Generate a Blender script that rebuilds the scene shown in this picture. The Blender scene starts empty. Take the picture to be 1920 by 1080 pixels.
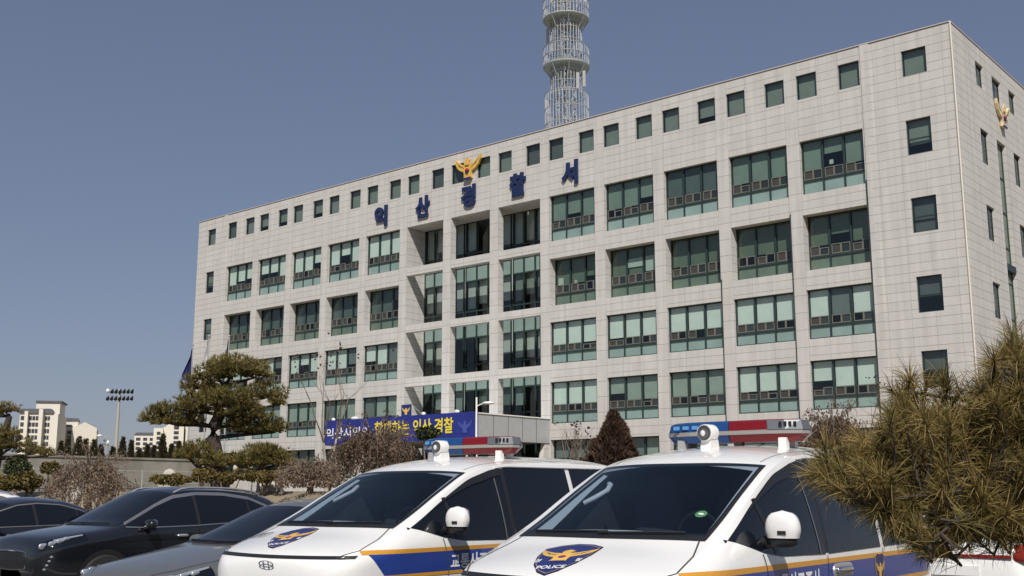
import bpy, bmesh, math, random
import numpy as np
from mathutils import Vector, Matrix
R = math.radians
random.seed(7)
SC = bpy.context.scene
COL = SC.collection

# ------------------------------------------------------------------ camera
cam_data = bpy.data.cameras.new('camera')
cam_data.sensor_width = 36.0
cam_data.lens = 2081.35 / 1920 * 36.0
cam_data.clip_start = 0.05
cam_data.clip_end = 4000
cam = bpy.data.objects.new('camera', cam_data)
COL.objects.link(cam)
cam.location = (0, 0, 1.5)
cam.rotation_euler = (R(90 + 10.537), 0, 0)
SC.camera = cam
# ------------------------------------------------------------------ sky, sun, exposure
SUN_EL, SUN_AZ = 48.0, 0.0            # azimuth from -Y towards +X
world = bpy.data.worlds.new('World')
SC.world = world
world.use_nodes = True
wn, wl = world.node_tree.nodes, world.node_tree.links
bg = wn['Background']
sky = wn.new('ShaderNodeTexSky')
sky.sky_type = 'NISHITA'
sky.sun_disc = False
sky.sun_elevation = R(SUN_EL)
sky.sun_rotation = R(180 - SUN_AZ)
sky.air_density = 1.0
sky.dust_density = 0.7
sky.ozone_density = 1.6
gam = wn.new('ShaderNodeGamma')           # flatter, hazier gradient than the clear Nishita sky
gam.inputs['Gamma'].default_value = 0.575
wl.new(sky.outputs['Color'], gam.inputs['Color'])
tint = wn.new('ShaderNodeVectorMath')
tint.operation = 'MULTIPLY'
tint.inputs[1].default_value = (0.975, 1.0, 1.19)
wl.new(gam.outputs['Color'], tint.inputs[0])
wl.new(tint.outputs['Vector'], bg.inputs['Color'])
bg.inputs['Strength'].default_value = 0.09
sun_data = bpy.data.lights.new('sun', 'SUN')
sun_data.energy = 3.6
sun_data.angle = R(0.5)
sun_data.color = (1.0, 0.945, 0.87)
sun = bpy.data.objects.new('sun', sun_data)
COL.objects.link(sun)
sd = Vector((math.cos(R(SUN_EL)) * math.sin(R(SUN_AZ)), -math.cos(R(SUN_EL)) * math.cos(R(SUN_AZ)), math.sin(R(SUN_EL))))
sun.rotation_euler = sd.to_track_quat('Z', 'Y').to_euler()
sun.location = sd * 60
SC.view_settings.view_transform = 'Standard'
SC.view_settings.look = 'None'
SC.view_settings.gamma = 1.0
SC.view_settings.exposure = 0.34
SC.cycles.max_bounces = 8
SC.cycles.transparent_max_bounces = 16
SC.cycles.transmission_bounces = 4
SC.cycles.caustics_reflective = False
SC.cycles.caustics_refractive = False
SC.cycles.sample_clamp_indirect = 6

# ------------------------------------------------------------------ materials
def nodes_of(name):
    m = bpy.data.materials.new(name)
    m.use_nodes = True
    t = m.node_tree
    return m, t.nodes, t.links, t.nodes['Principled BSDF']

def mat(name, col, rough=0.6, metal=0.0, spec=0.5, coat=0.0, var=0.0, vscale=3.0, bump=0.0, bscale=30.0, emit=None):
    m, n, l, p = nodes_of(name)
    p.inputs['Base Color'].default_value = (*col, 1)
    p.inputs['Roughness'].default_value = rough
    p.inputs['Metallic'].default_value = metal
    p.inputs['Specular IOR Level'].default_value = spec
    p.inputs['Coat Weight'].default_value = coat
    p.inputs['Coat Roughness'].default_value = 0.03
    if var or bump:
        tc = n.new('ShaderNodeTexCoord')
    if var:
        nz = n.new('ShaderNodeTexNoise')
        nz.inputs['Scale'].default_value = vscale
        nz.inputs['Detail'].default_value = 6
        l.new(tc.outputs['Object'], nz.inputs['Vector'])
        mr = n.new('ShaderNodeMapRange')
        mr.inputs['From Min'].default_value = 0.3
        mr.inputs['From Max'].default_value = 0.7
        mr.inputs['To Min'].default_value = 1 - var
        mr.inputs['To Max'].default_value = 1 + var
        l.new(nz.outputs['Fac'], mr.inputs['Value'])
        mx = n.new('ShaderNodeVectorMath')
        mx.operation = 'SCALE'
        mx.inputs[0].default_value = col
        l.new(mr.outputs['Result'], mx.inputs['Scale'])
        l.new(mx.outputs['Vector'], p.inputs['Base Color'])
    if bump:
        nb = n.new('ShaderNodeTexNoise')
        nb.inputs['Scale'].default_value = bscale
        nb.inputs['Detail'].default_value = 4
        l.new(tc.outputs['Object'], nb.inputs['Vector'])
        b = n.new('ShaderNodeBump')
        b.inputs['Strength'].default_value = bump
        b.inputs['Distance'].default_value = 0.02
        l.new(nb.outputs['Fac'], b.inputs['Height'])
        l.new(b.outputs['Normal'], p.inputs['Normal'])
    return m

def leaf_mat(name, a, b, rough=0.7, trans=0.25):
    """foliage: per-leaf tone (face attribute 'tone') picks between two real leaf colours; a little light passes through"""
    m, n, l, p = nodes_of(name)
    at = n.new('ShaderNodeAttribute')
    at.attribute_name = 'tone'
    mx = n.new('ShaderNodeMix')
    mx.data_type = 'RGBA'
    mx.inputs['A'].default_value = (*a, 1)
    mx.inputs['B'].default_value = (*b, 1)
    l.new(at.outputs['Fac'], mx.inputs['Factor'])
    l.new(mx.outputs['Result'], p.inputs['Base Color'])
    p.inputs['Roughness'].default_value = rough
    p.inputs['Specular IOR Level'].default_value = 0.25
    tr = n.new('ShaderNodeBsdfTranslucent')
    l.new(mx.outputs['Result'], tr.inputs['Color'])
    ms = n.new('ShaderNodeMixShader')
    ms.inputs['Fac'].default_value = trans
    l.new(p.outputs['BSDF'], ms.inputs[1])
    l.new(tr.outputs['BSDF'], ms.inputs[2])
    l.new(ms.outputs['Shader'], n['Material Output'].inputs['Surface'])
    return m

def glass_mat(name, tint, ior=1.5, rough=0.01, refl=1.0):
    m, n, l, p = nodes_of(name)
    n.remove(p)
    tr = n.new('ShaderNodeBsdfTransparent')
    tr.inputs['Color'].default_value = (*tint, 1)
    gl = n.new('ShaderNodeBsdfGlossy')
    gl.inputs['Roughness'].default_value = rough
    gl.inputs['Color'].default_value = (0.85 * refl, 0.95 * refl, 0.95 * refl, 1)
    lw = n.new('ShaderNodeLayerWeight')
    lw.inputs['Blend'].default_value = 0.5
    pw = n.new('ShaderNodeMath')
    pw.operation = 'POWER'
    pw.inputs[1].default_value = 5.0
    l.new(lw.outputs['Facing'], pw.inputs[0])
    fr = n.new('ShaderNodeMath')
    fr.operation = 'MULTIPLY_ADD'
    r0 = ((ior - 1) / (ior + 1)) ** 2 * 1.7
    fr.inputs[1].default_value = 1 - r0
    fr.inputs[2].default_value = r0
    l.new(pw.outputs[0], fr.inputs[0])
    ms = n.new('ShaderNodeMixShader')
    l.new(fr.outputs[0], ms.inputs['Fac'])
    l.new(tr.outputs['BSDF'], ms.inputs[1])
    l.new(gl.outputs['BSDF'], ms.inputs[2])
    l.new(ms.outputs['Shader'], n['Material Output'].inputs['Surface'])
    return m

def stone_mat(name, col, joint=0.45):
    """granite cladding: courses every 0.455 m, vertical joints in the bay pattern, per-panel tone, faint rain streaks"""
    m, n, l, p = nodes_of(name)
    tc = n.new('ShaderNodeTexCoord')
    sep = n.new('ShaderNodeSeparateXYZ')
    l.new(tc.outputs['Object'], sep.inputs[0])
    sepn = n.new('ShaderNodeSeparateXYZ')
    l.new(tc.outputs['Normal'], sepn.inputs[0])
    def M(op, a, b=None, c=None):
        x = n.new('ShaderNodeMath')
        x.operation = op
        for i, v in enumerate((a, b, c)):
            if v is None:
                continue
            if isinstance(v, (int, float)):
                x.inputs[i].default_value = v
            else:
                l.new(v, x.inputs[i])
        return x.outputs[0]
    X, Y, Z = sep.outputs
    zc = M('DIVIDE', M('SUBTRACT', 24.46, Z), 0.455)
    zf = M('FRACT', zc)
    zf2 = M('FRACT', M('DIVIDE', zc, 2.0))
    incol = M('MULTIPLY', M('GREATER_THAN', M('MULTIPLY', M('FRACT', M('DIVIDE', M('SUBTRACT', X, 4.245), 4.257)), 4.257), 3.53), M('LESS_THAN', M('ABSOLUTE', M('SUBTRACT', X, 31.8)), 27.4))
    zline = M('ADD', M('MULTIPLY', M('LESS_THAN', zf, 0.062), M('SUBTRACT', 1.0, incol)), M('MULTIPLY', M('LESS_THAN', zf2, 0.031), incol))
    xm = M('MULTIPLY', M('FRACT', M('DIVIDE', M('SUBTRACT', X, 4.245), 4.257)), 4.257)
    vl = None
    for c in (0.015, 1.18, 2.35, 3.52):
        q = M('LESS_THAN', M('ABSOLUTE', M('SUBTRACT', xm, c)), 0.013)
        vl = q if vl is None else M('MAXIMUM', vl, q)
    yl = M('LESS_THAN', M('FRACT', M('DIVIDE', Y, 1.3)), 0.018)
    side = M('GREATER_THAN', M('ABSOLUTE', sepn.outputs[0]), 0.5)
    vline = M('ADD', M('MULTIPLY', vl, M('SUBTRACT', 1.0, side)), M('MULTIPLY', yl, side))
    line = M('MAXIMUM', zline, M('MULTIPLY', vline, 0.6))
    comb = n.new('ShaderNodeCombineXYZ')
    l.new(M('FLOOR', M('DIVIDE', M('SUBTRACT', X, 4.245), 1.18)), comb.inputs[0])
    l.new(M('FLOOR', zc), comb.inputs[2])
    l.new(M('FLOOR', M('DIVIDE', Y, 1.3)), comb.inputs[1])
    wnz = n.new('ShaderNodeTexWhiteNoise')
    l.new(comb.outputs[0], wnz.inputs['Vector'])
    nz = n.new('ShaderNodeTexNoise')
    nz.inputs['Scale'].default_value = 0.6
    nz.inputs['Detail'].default_value = 8
    nz.inputs['Roughness'].default_value = 0.7
    l.new(tc.outputs['Object'], nz.inputs['Vector'])
    mp = n.new('ShaderNodeMapping')
    mp.inputs['Scale'].default_value = (3.2, 3.2, 0.18)
    l.new(tc.outputs['Object'], mp.inputs['Vector'])
    st = n.new('ShaderNodeTexNoise')
    st.inputs['Scale'].default_value = 1.0
    st.inputs['Detail'].default_value = 5
    l.new(mp.outputs[0], st.inputs['Vector'])
    fine = n.new('ShaderNodeTexNoise')
    fine.inputs['Scale'].default_value = 14
    l.new(tc.outputs['Object'], fine.inputs['Vector'])
    k = M('ADD', 0.95, M('MULTIPLY', wnz.outputs['Value'], 0.055))
    k = M('MULTIPLY', k, M('ADD', 0.90, M('MULTIPLY', nz.outputs['Fac'], 0.20)))
    k = M('MULTIPLY', k, M('ADD', 0.80, M('MULTIPLY', st.outputs['Fac'], 0.40)))
    k = M('MULTIPLY', k, M('ADD', 0.93, M('MULTIPLY', fine.outputs['Fac'], 0.14)))
    k = M('MULTIPLY', k, M('SUBTRACT', 1.0, M('MULTIPLY', line, joint)))
    sc = n.new('ShaderNodeVectorMath')
    sc.operation = 'SCALE'
    sc.inputs[0].default_value = col
    l.new(k, sc.inputs['Scale'])
    l.new(sc.outputs[0], p.inputs['Base Color'])
    p.inputs['Roughness'].default_value = 0.75
    p.inputs['Specular IOR Level'].default_value = 0.3
    return m

MT = {}
MT['stone'] = stone_mat('granite_cladding', (0.555, 0.54, 0.512))
MT['coping'] = mat('roof_coping', (0.56, 0.50, 0.46), 0.6)
MT['frame'] = mat('window_frame_dark_green', (0.022, 0.042, 0.04), 0.45)
MT['sash'] = mat('beige_sash', (0.17, 0.162, 0.138), 0.5)
MT['pane'] = glass_mat('green_tinted_glass', (0.78, 0.865, 0.83))
MT['pane_dark'] = glass_mat('dark_tinted_glass', (0.42, 0.50, 0.49), 1.5)
MT['spandrel'] = mat('spandrel_glass', (0.23, 0.325, 0.30), 0.12, spec=0.6, var=0.12, vscale=0.8)
MT['spandrel_dark'] = mat('spandrel_glass_dark', (0.11, 0.16, 0.12), 0.12, spec=0.6, var=0.15, vscale=0.8)
BL = [mat('blind_mint', (0.76, 0.79, 0.76), 0.8, var=0.05, vscale=1.5), mat('blind_grey', (0.36, 0.40, 0.36), 0.8, var=0.08, vscale=1.5),
      mat('blind_slate', (0.17, 0.19, 0.19), 0.8, var=0.1, vscale=1.5), mat('blind_olive', (0.22, 0.24, 0.18), 0.8, var=0.08, vscale=1.5)]
MT['paper'] = mat('white_paper', (0.8, 0.8, 0.76), 0.8)
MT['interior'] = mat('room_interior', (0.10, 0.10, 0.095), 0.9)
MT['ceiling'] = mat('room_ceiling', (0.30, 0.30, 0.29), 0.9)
MT['blue_letter'] = mat('blue_letter_paint', (0.012, 0.024, 0.085), 0.4)
MT['gold'] = mat('gold_paint', (0.70, 0.43, 0.09), 0.4, var=0.15, vscale=4)
MT['red'] = mat('red_paint', (0.5, 0.03, 0.03), 0.4)
MT['white'] = mat('white_enamel', (0.8, 0.8, 0.78), 0.45)
MT['galv'] = mat('galvanised_pipe', (0.37, 0.385, 0.385), 0.5, 0.1, var=0.12, vscale=2)
MT['galv_dark'] = mat('galvanised_deck', (0.36, 0.39, 0.36), 0.6)
MT['tower_inner'] = mat('tower_mast_grey', (0.30, 0.32, 0.34), 0.6)
MT['canopy'] = mat('canopy_aluminium', (0.40, 0.41, 0.42), 0.45, 0.1, var=0.04)
MT['dark'] = mat('dark_recess', (0.02, 0.02, 0.02), 0.8)
MT['black'] = mat('black_plastic', (0.015, 0.015, 0.016), 0.45)
MT['banner'] = mat('banner_blue', (0.018, 0.03, 0.22), 0.55, var=0.2, vscale=0.6)
MT['yellow'] = mat('banner_yellow', (0.85, 0.68, 0.03), 0.55)
MT['navy_cloth'] = mat('navy_cloth', (0.02, 0.03, 0.13), 0.85)
MT['white_cloth'] = mat('white_cloth', (0.75, 0.75, 0.76), 0.85)
MT['asphalt'] = mat('asphalt', (0.055, 0.055, 0.056), 0.9, var=0.25, vscale=1.2, bump=0.4, bscale=120)
MT['line'] = mat('road_paint', (0.7, 0.7, 0.68), 0.8, var=0.1, vscale=6)
MT['earth'] = mat('dry_earth', (0.24, 0.195, 0.135), 0.95, var=0.3, vscale=0.8, bump=0.6, bscale=8)
MT['wallgrey'] = mat('retaining_wall_concrete', (0.26, 0.245, 0.215), 0.9, var=0.25, vscale=0.9)
MT['bark'] = mat('pine_bark', (0.055, 0.042, 0.034), 0.9, var=0.35, vscale=9, bump=0.8, bscale=20)
MT['bark_pale'] = mat('pale_mottled_bark', (0.36, 0.32, 0.26), 0.85, var=0.4, vscale=7, bump=0.4, bscale=14)
MT['twig'] = mat('twig_brown', (0.17, 0.13, 0.10), 0.9, var=0.2, vscale=5)
MT['pine'] = leaf_mat('pine_needles', (0.115, 0.10, 0.03), (0.39, 0.28, 0.10))
MT['pine_far'] = leaf_mat('pine_needles_clipped', (0.105, 0.097, 0.03), (0.32, 0.25, 0.088))
MT['brown_leaf'] = leaf_mat('withered_brown_leaves', (0.095, 0.068, 0.05), (0.31, 0.228, 0.165))
MT['brown_mid'] = leaf_mat('dull_brown_leaves', (0.06, 0.043, 0.034), (0.21, 0.145, 0.10))
MT['brown_dark'] = leaf_mat('rust_brown_foliage', (0.062, 0.04, 0.029), (0.15, 0.095, 0.066))
MT['hedge'] = leaf_mat('hedge_leaves', (0.085, 0.075, 0.024), (0.21, 0.155, 0.05))
MT['conifer'] = leaf_mat('far_conifer_leaves', (0.05, 0.048, 0.028), (0.115, 0.095, 0.05))
MT['green_leaf'] = leaf_mat('dark_green_leaves', (0.03, 0.045, 0.02), (0.075, 0.09, 0.035))
MT['apt'] = mat('apartment_cream_wall', (0.70, 0.66, 0.57), 0.8, var=0.05)
MT['apt2'] = mat('apartment_pale_wall', (0.66, 0.62, 0.53), 0.8, var=0.05)
MT['apt_win'] = mat('apartment_window', (0.05, 0.055, 0.07), 0.3)
MT['apt_roof'] = mat('apartment_roof', (0.10, 0.105, 0.12), 0.7)
MT['lens'] = mat('lamp_lens', (0.7, 0.72, 0.74), 0.15)
# vehicles
MT['van_white'] = mat('white_car_paint', (0.80, 0.795, 0.77), 0.25, coat=0.8, spec=0.5, var=0.025, vscale=2.5)
MT['car_black'] = mat('black_car_paint', (0.008, 0.009, 0.012), 0.22, coat=0.8, spec=0.5)
MT['car_grey'] = mat('grey_car_paint', (0.14, 0.14, 0.133), 0.38, metal=0.35, coat=0.8)
MT['car_dark'] = mat('dark_car_paint', (0.012, 0.014, 0.02), 0.22, coat=0.8)
MT['glass_car'] = mat('tinted_car_glass', (0.006, 0.008, 0.012), 0.03, spec=0.45)
MT['glass_van'] = glass_mat('tinted_van_glass', (0.58, 0.64, 0.70), 1.5, 0.02, 0.9)
MT['seam'] = mat('panel_gap', (0.06, 0.06, 0.06), 0.8)
MT['seam_pale'] = mat('pale_panel_gap', (0.33, 0.33, 0.32), 0.8)
MT['chrome'] = mat('chrome', (0.72, 0.72, 0.72), 0.12, 1.0)
MT['silver'] = mat('silver_trim', (0.5, 0.5, 0.52), 0.3, 0.6)
MT['tyre'] = mat('tyre_rubber', (0.02, 0.02, 0.02), 0.85)
MT['rim'] = mat('wheel_rim', (0.4, 0.4, 0.42), 0.3, 0.8)
MT['s_orange'] = mat('orange_stripe', (0.62, 0.30, 0.035), 0.35, coat=0.4)
MT['s_blue'] = mat('blue_stripe', (0.018, 0.05, 0.26), 0.35, coat=0.4)
MT['navy'] = mat('shield_navy', (0.015, 0.025, 0.13), 0.35)
MT['b_red'] = mat('beacon_red_lens', (0.17, 0.010, 0.016), 0.2, spec=0.3)
MT['b_blue'] = mat('beacon_blue_lens', (0.015, 0.06, 0.19), 0.2, spec=0.3)
MT['b_band'] = mat('beacon_grey_band', (0.28, 0.27, 0.25), 0.4)
MT['tail'] = mat('tail_lamp_red', (0.26, 0.022, 0.012), 0.15, coat=0.5)
MT['green_stk'] = mat('green_sticker', (0.07, 0.20, 0.09), 0.5)
MT['hood_lamp'] = mat('headlamp_lens', (0.62, 0.66, 0.70), 0.08, 0.7)

# ------------------------------------------------------------------ mesh helpers
class MB:
    def __init__(s):
        s.v, s.f, s.m, s.t = [], [], [], []
    def add(s, pts, faces, mi=0, tone=None):
        b = len(s.v)
        s.v.extend(tuple(map(float, p)) for p in pts)
        for f in faces:
            s.f.append(tuple(b + i for i in f))
            s.m.append(mi)
            s.t.append(0.5 if tone is None else tone)
    def quad(s, a, b, c, d, mi=0, tone=None):
        s.add((a, b, c, d), ((0, 1, 2, 3),), mi, tone)
    def tri(s, a, b, c, mi=0, tone=None):
        s.add((a, b, c), ((0, 1, 2),), mi, tone)
    def box(s, x0, x1, y0, y1, z0, z1, mi=0):
        p = [(x, y, z) for z in (z0, z1) for y in (y0, y1) for x in (x0, x1)]
        s.add(p, ((0, 2, 3, 1), (4, 5, 7, 6), (0, 1, 5, 4), (2, 6, 7, 3), (0, 4, 6, 2), (1, 3, 7, 5)), mi)
    def bar(s, a, b, w, h, mi=0):
        """square bar from a to b"""
        s.tube([a, b], [w, w], 4, mi)
    def tube(s, pts, r, n=6, mi=0, cap=True):
        pts = [Vector(p) for p in pts]
        if isinstance(r, (int, float)):
            r = [r] * len(pts)
        rings = []
        up = Vector((0, 0, 1))
        for i, p in enumerate(pts):
            d = (pts[min(i + 1, len(pts) - 1)] - pts[max(i - 1, 0)])
            d = d.normalized() if d.length > 1e-9 else Vector((0, 0, 1))
            a = d.cross(up)
            if a.length < 1e-3:
                a = d.cross(Vector((1, 0, 0)))
            a.normalize()
            b = d.cross(a)
            rings.append([p + (a * math.cos(2 * math.pi * k / n) + b * math.sin(2 * math.pi * k / n)) * r[i] for k in range(n)])
        P = [q for g in rings for q in g]
        F = []
        for i in range(len(pts) - 1):
            for k in range(n):
                F.append((i * n + k, i * n + (k + 1) % n, (i + 1) * n + (k + 1) % n, (i + 1) * n + k))
        if cap:
            F.append(tuple(range(n - 1, -1, -1)))
            F.append(tuple((len(pts) - 1) * n + k for k in range(n)))
        s.add(P, F, mi)
    def ring(s, c, r, t, n=24, k=5, mi=0, axis='z'):
        P, F = [], []
        for i in range(n):
            a = 2 * math.pi * i / n
            for j in range(k):
                b = 2 * math.pi * j / k
                x, y, z = (r + t * math.cos(b)) * math.cos(a), (r + t * math.cos(b)) * math.sin(a), t * math.sin(b)
                if axis == 'y': x, y, z = x, z, y
                if axis == 'x': x, y, z = z, x, y
                P.append((c[0] + x, c[1] + y, c[2] + z))
                F.append((i * k + j, ((i + 1) % n) * k + j, ((i + 1) % n) * k + (j + 1) % k, i * k + (j + 1) % k))
        s.add(P, F, mi)
    def disc(s, c, r0, r1, z, n=28, mi=0):
        P = [(c[0] + r * math.cos(2 * math.pi * i / n), c[1] + r * math.sin(2 * math.pi * i / n), z) for i in range(n) for r in (r0, r1)]
        s.add(P, [(2 * i, 2 * i + 1, (2 * i + 3) % (2 * n), (2 * i + 2) % (2 * n)) for i in range(n)], mi)
    def ell(s, c, r, nu=14, nv=8, mi=0, e=1.0):
        P, F = [], []
        pw = lambda q: math.copysign(abs(q) ** e, q)
        for j in range(nv + 1):
            b = -math.pi / 2 + math.pi * j / nv
            for i in range(nu):
                a = 2 * math.pi * i / nu
                P.append((c[0] + r[0] * pw(math.cos(b)) * pw(math.cos(a)), c[1] + r[1] * pw(math.cos(b)) * pw(math.sin(a)), c[2] + r[2] * pw(math.sin(b))))
        for j in range(nv):
            for i in range(nu):
                F.append((j * nu + i, j * nu + (i + 1) % nu, (j + 1) * nu + (i + 1) % nu, (j + 1) * nu + i))
        s.add(P, F, mi)
    def prism(s, pts, fa, fb, mi=0, ms=None):
        """closed outline pts; fa/fb map a 2-D point to the front / back 3-D point"""
        n = len(pts)
        P = [fa(*p) for p in pts] + [fb(*p) for p in pts]
        s.add(P, [tuple(range(n)), tuple(range(2 * n - 1, n - 1, -1))], mi)
        s.add(P, [(i, n + i, n + (i + 1) % n, (i + 1) % n) for i in range(n)], mi if ms is None else ms)
    def grid(s, G, mi=0):
        nu, nv = len(G), len(G[0])
        s.add([p for row in G for p in row], [(i * nv + j, i * nv + j + 1, (i + 1) * nv + j + 1, (i + 1) * nv + j) for i in range(nu - 1) for j in range(nv - 1)], mi)
    def mesh(s, me0, fn, mi=0):
        s.add([fn(v.co) for v in me0.vertices], [tuple(p.vertices) for p in me0.polygons], mi)
    def build(s, name, mats, parent=None, smooth=None, tone=False, fix=False):
        me = bpy.data.meshes.new(name)
        me.from_pydata(s.v, [], s.f)
        if not isinstance(mats, (list, tuple)):
            mats = [mats]
        for m in mats:
            me.materials.append(m)
        me.polygons.foreach_set('material_index', s.m)
        if tone:
            a = me.attributes.new('tone', 'FLOAT', 'FACE')
            a.data.foreach_set('value', s.t)
        if fix:
            bm = bmesh.new()
            bm.from_mesh(me)
            bmesh.ops.remove_doubles(bm, verts=bm.verts, dist=1e-5)
            bmesh.ops.recalc_face_normals(bm, faces=bm.faces)
            bm.to_mesh(me)
            bm.free()
        if smooth is not None:
            me.polygons.foreach_set('use_smooth', [True] * len(me.polygons))
            me.set_sharp_from_angle(angle=R(smooth))
        me.update()
        o = bpy.data.objects.new(name, me)
        COL.objects.link(o)
        if parent:
            o.parent = parent
        return o

def tag(o, label, cat, group=None, kind=None):
    if label: o['label'] = label
    if cat: o['category'] = cat
    if group: o['group'] = group
    if kind: o['kind'] = kind
    return o

def thing(name, label, cat, loc=(0, 0, 0), rz=0.0, group=None):
    o = bpy.data.objects.new(name, None)
    o.empty_display_size = 0.3
    COL.objects.link(o)
    o.location = loc
    o.rotation_euler = (0, 0, rz)
    return tag(o, label, cat, group)

def struct(o):
    o['kind'] = 'structure'
    return o

_texts = {}
def text_mesh(body, bold=0.0):
    """letters as a flat mesh, centred, 1 unit = font size"""
    key = (body, bold)
    if key not in _texts:
        cu = bpy.data.curves.new('lettering', 'FONT')
        cu.body = body
        cu.size = 1
        cu.offset = bold
        cu.resolution_u = 3
        ob = bpy.data.objects.new('lettering', cu)
        COL.objects.link(ob)
        dg = bpy.context.evaluated_depsgraph_get()
        me = bpy.data.meshes.new_from_object(ob.evaluated_get(dg))
        bpy.data.objects.remove(ob)
        co = np.array([v.co[:] for v in me.vertices])
        lo, hi = co.min(0), co.max(0)
        for v in me.vertices:
            v.co = ((v.co.x - lo[0]) / (hi[0] - lo[0]) - 0.5, (v.co.y - lo[1]) / (hi[1] - lo[1]) - 0.5, 0)
        _texts[key] = (me, hi[0] - lo[0], hi[1] - lo[1])
    return _texts[key]

def letters(mb, body, w, h, fn, mi=0, bold=0.0, depth=None):
    """letters fitted to a w x h box; fn(u, v, d) -> 3-D; depth: extruded as solid letters"""
    me, _, _ = text_mesh(body, bold)
    if depth is None:
        mb.mesh(me, lambda c: fn(c.x * w, c.y * h, 0), mi)
        return
    mb.mesh(me, lambda c: fn(c.x * w, c.y * h, depth), mi)
    mb.mesh(me, lambda c: fn(c.x * w, c.y * h, 0), mi)
    cnt = {}
    for p in me.polygons:
        vs = list(p.vertices)
        for a, b in zip(vs, vs[1:] + vs[:1]):
            cnt.setdefault((min(a, b), max(a, b)), []).append((a, b))
    for k, es in cnt.items():
        if len(es) == 1:
            a, b = me.vertices[es[0][0]].co, me.vertices[es[0][1]].co
            mb.quad(fn(a.x * w, a.y * h, 0), fn(b.x * w, b.y * h, 0), fn(b.x * w, b.y * h, depth), fn(a.x * w, a.y * h, depth), mi)

def smoothstep(t):
    t = max(0.0, min(1.0, t))
    return t * t * (3 - 2 * t)

# ------------------------------------------------------------------ site frame: the police station's corner and axes
TH = R(40.364)
UX = Vector((math.cos(TH), -math.sin(TH), 0))      # along the facade, to the right
WD = Vector((math.sin(TH), math.cos(TH), 0))       # into the building
CORNER = Vector((21.609, 51.492, 0))               # right front corner
LEN = 63.59
SITE = CORNER - UX * LEN                            # left front corner = local origin
BASE = 1.6
def site(x, y, z=0.0):
    p = SITE + UX * x + WD * y
    return Vector((p.x, p.y, z))
def in_front(X, Y):
    return CORNER.dot(WD) - (X * WD.x + Y * WD.y)
def ground_z(X, Y):
    return BASE * smoothstep((35.0 - in_front(X, Y)) / 4.0)

# ------------------------------------------------------------------ ground
def ground():
    xs = sorted(set([-900, -500, -300, -180, -120, -90] + list(range(-70, 71, 2)) + [90, 120, 180, 300, 500, 900]))
    ys = sorted(set([-150, -80, -40, -20, -10] + list(range(-4, 101, 2)) + [110, 130, 170, 250, 400, 700, 1200, 1900]))
    mb = MB()
    mb.grid([[(x, y, ground_z(x, y)) for y in ys] for x in xs])
    struct(mb.build('ground', MT['earth'], smooth=60))
    # parking lot: flat asphalt in front of the garden
    a = [site(-60, -35.3), site(110, -35.3), site(110, -75), site(-60, -75)]
    mb = MB()
    n = 12
    mb.grid([[tuple((a[0].lerp(a[1], i / n)).lerp(a[3].lerp(a[2], i / n), j / 6) + Vector((0, 0, 0.004))) for j in range(7)] for i in range(n + 1)])
    struct(mb.build('parking_lot', MT['asphalt']))
    mb = MB()
    hd = R(36.5)
    bk, lf = Vector((math.sin(hd), math.cos(hd), 0)), Vector((math.cos(hd), -math.sin(hd), 0))
    o = Vector((0.18, 7.31, 0)) - bk * 0.4
    for k in range(-5, 3):
        p = o + lf * (1.75 + 3.5 * k) - bk * (0.17 * k)
        q = p + bk * 5.6
        w = lf * 0.06
        mb.quad(p - w, p + w, q + w, q - w)
        for v in range(len(mb.v) - 4, len(mb.v)):
            mb.v[v] = (mb.v[v][0], mb.v[v][1], 0.008)
    struct(mb.build('parking_lines', MT['line']))
    # kerb along the garden edge
    mb = MB()
    for i in range(40):
        p, q = site(-55 + 4 * i, -35.1), site(-51.03 + 4 * i, -35.1)
        mb.prism([(0, 0), (0.15, 0), (0.15, 0.14), (0, 0.16)], lambda a, b: p + WD * a + Vector((0, 0, b)), lambda a, b: q + WD * a + Vector((0, 0, b)))
    struct(mb.build('kerb', mat('kerb_granite', (0.4, 0.39, 0.37), 0.8, var=0.1)))
ground()

# ------------------------------------------------------------------ police station
ROOF = 24.46
X0, PITCH, BW = 4.26, 4.257, 3.51
ROWS = {'A': (17.07, 20.0), 'B': (12.98, 15.96), 'C': (9.37, 11.95), 'D': (5.73, 8.25), 'E': (2.75, 4.75)}
RDEP = {'A': 0.22, 'B': 0.55, 'C': 0.14, 'D': 0.14, 'E': 0.3}
CROWS = [(17.06, 20.0), (13.01, 16.51), (9.34, 12.51), (6.0, 8.75), (1.6, 5.4)]
DEPTH = 19.0
REC = 1.85

def wall_holes(mb, L, H0, H1, holes, fn, mi=0, mrev=0):
    """wall sheet with openings; holes (a0, a1, z0, z1, depth); fn(a, z, d)"""
    A = sorted({0.0, L} | {h[i] for h in holes for i in (0, 1)})
    Z = sorted({H0, H1} | {h[i] for h in holes for i in (2, 3)})
    for i in range(len(A) - 1):
        run = None
        for j in range(len(Z) - 1):
            ca, cz = (A[i] + A[i + 1]) / 2, (Z[j] + Z[j + 1]) / 2
            if any(h[0] < ca < h[1] and h[2] < cz < h[3] for h in holes):
                continue
            mb.quad(fn(A[i], Z[j], 0), fn(A[i + 1], Z[j], 0), fn(A[i + 1], Z[j + 1], 0), fn(A[i], Z[j + 1], 0), mi)
    for a0, a1, z0, z1, d in holes:
        c = [(a0, z0), (a1, z0), (a1, z1), (a0, z1)]
        for k in range(4):
            p, q = c[k], c[(k + 1) % 4]
            mb.quad(fn(*p, 0), fn(*q, 0), fn(*q, d), fn(*p, d), mrev)

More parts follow.
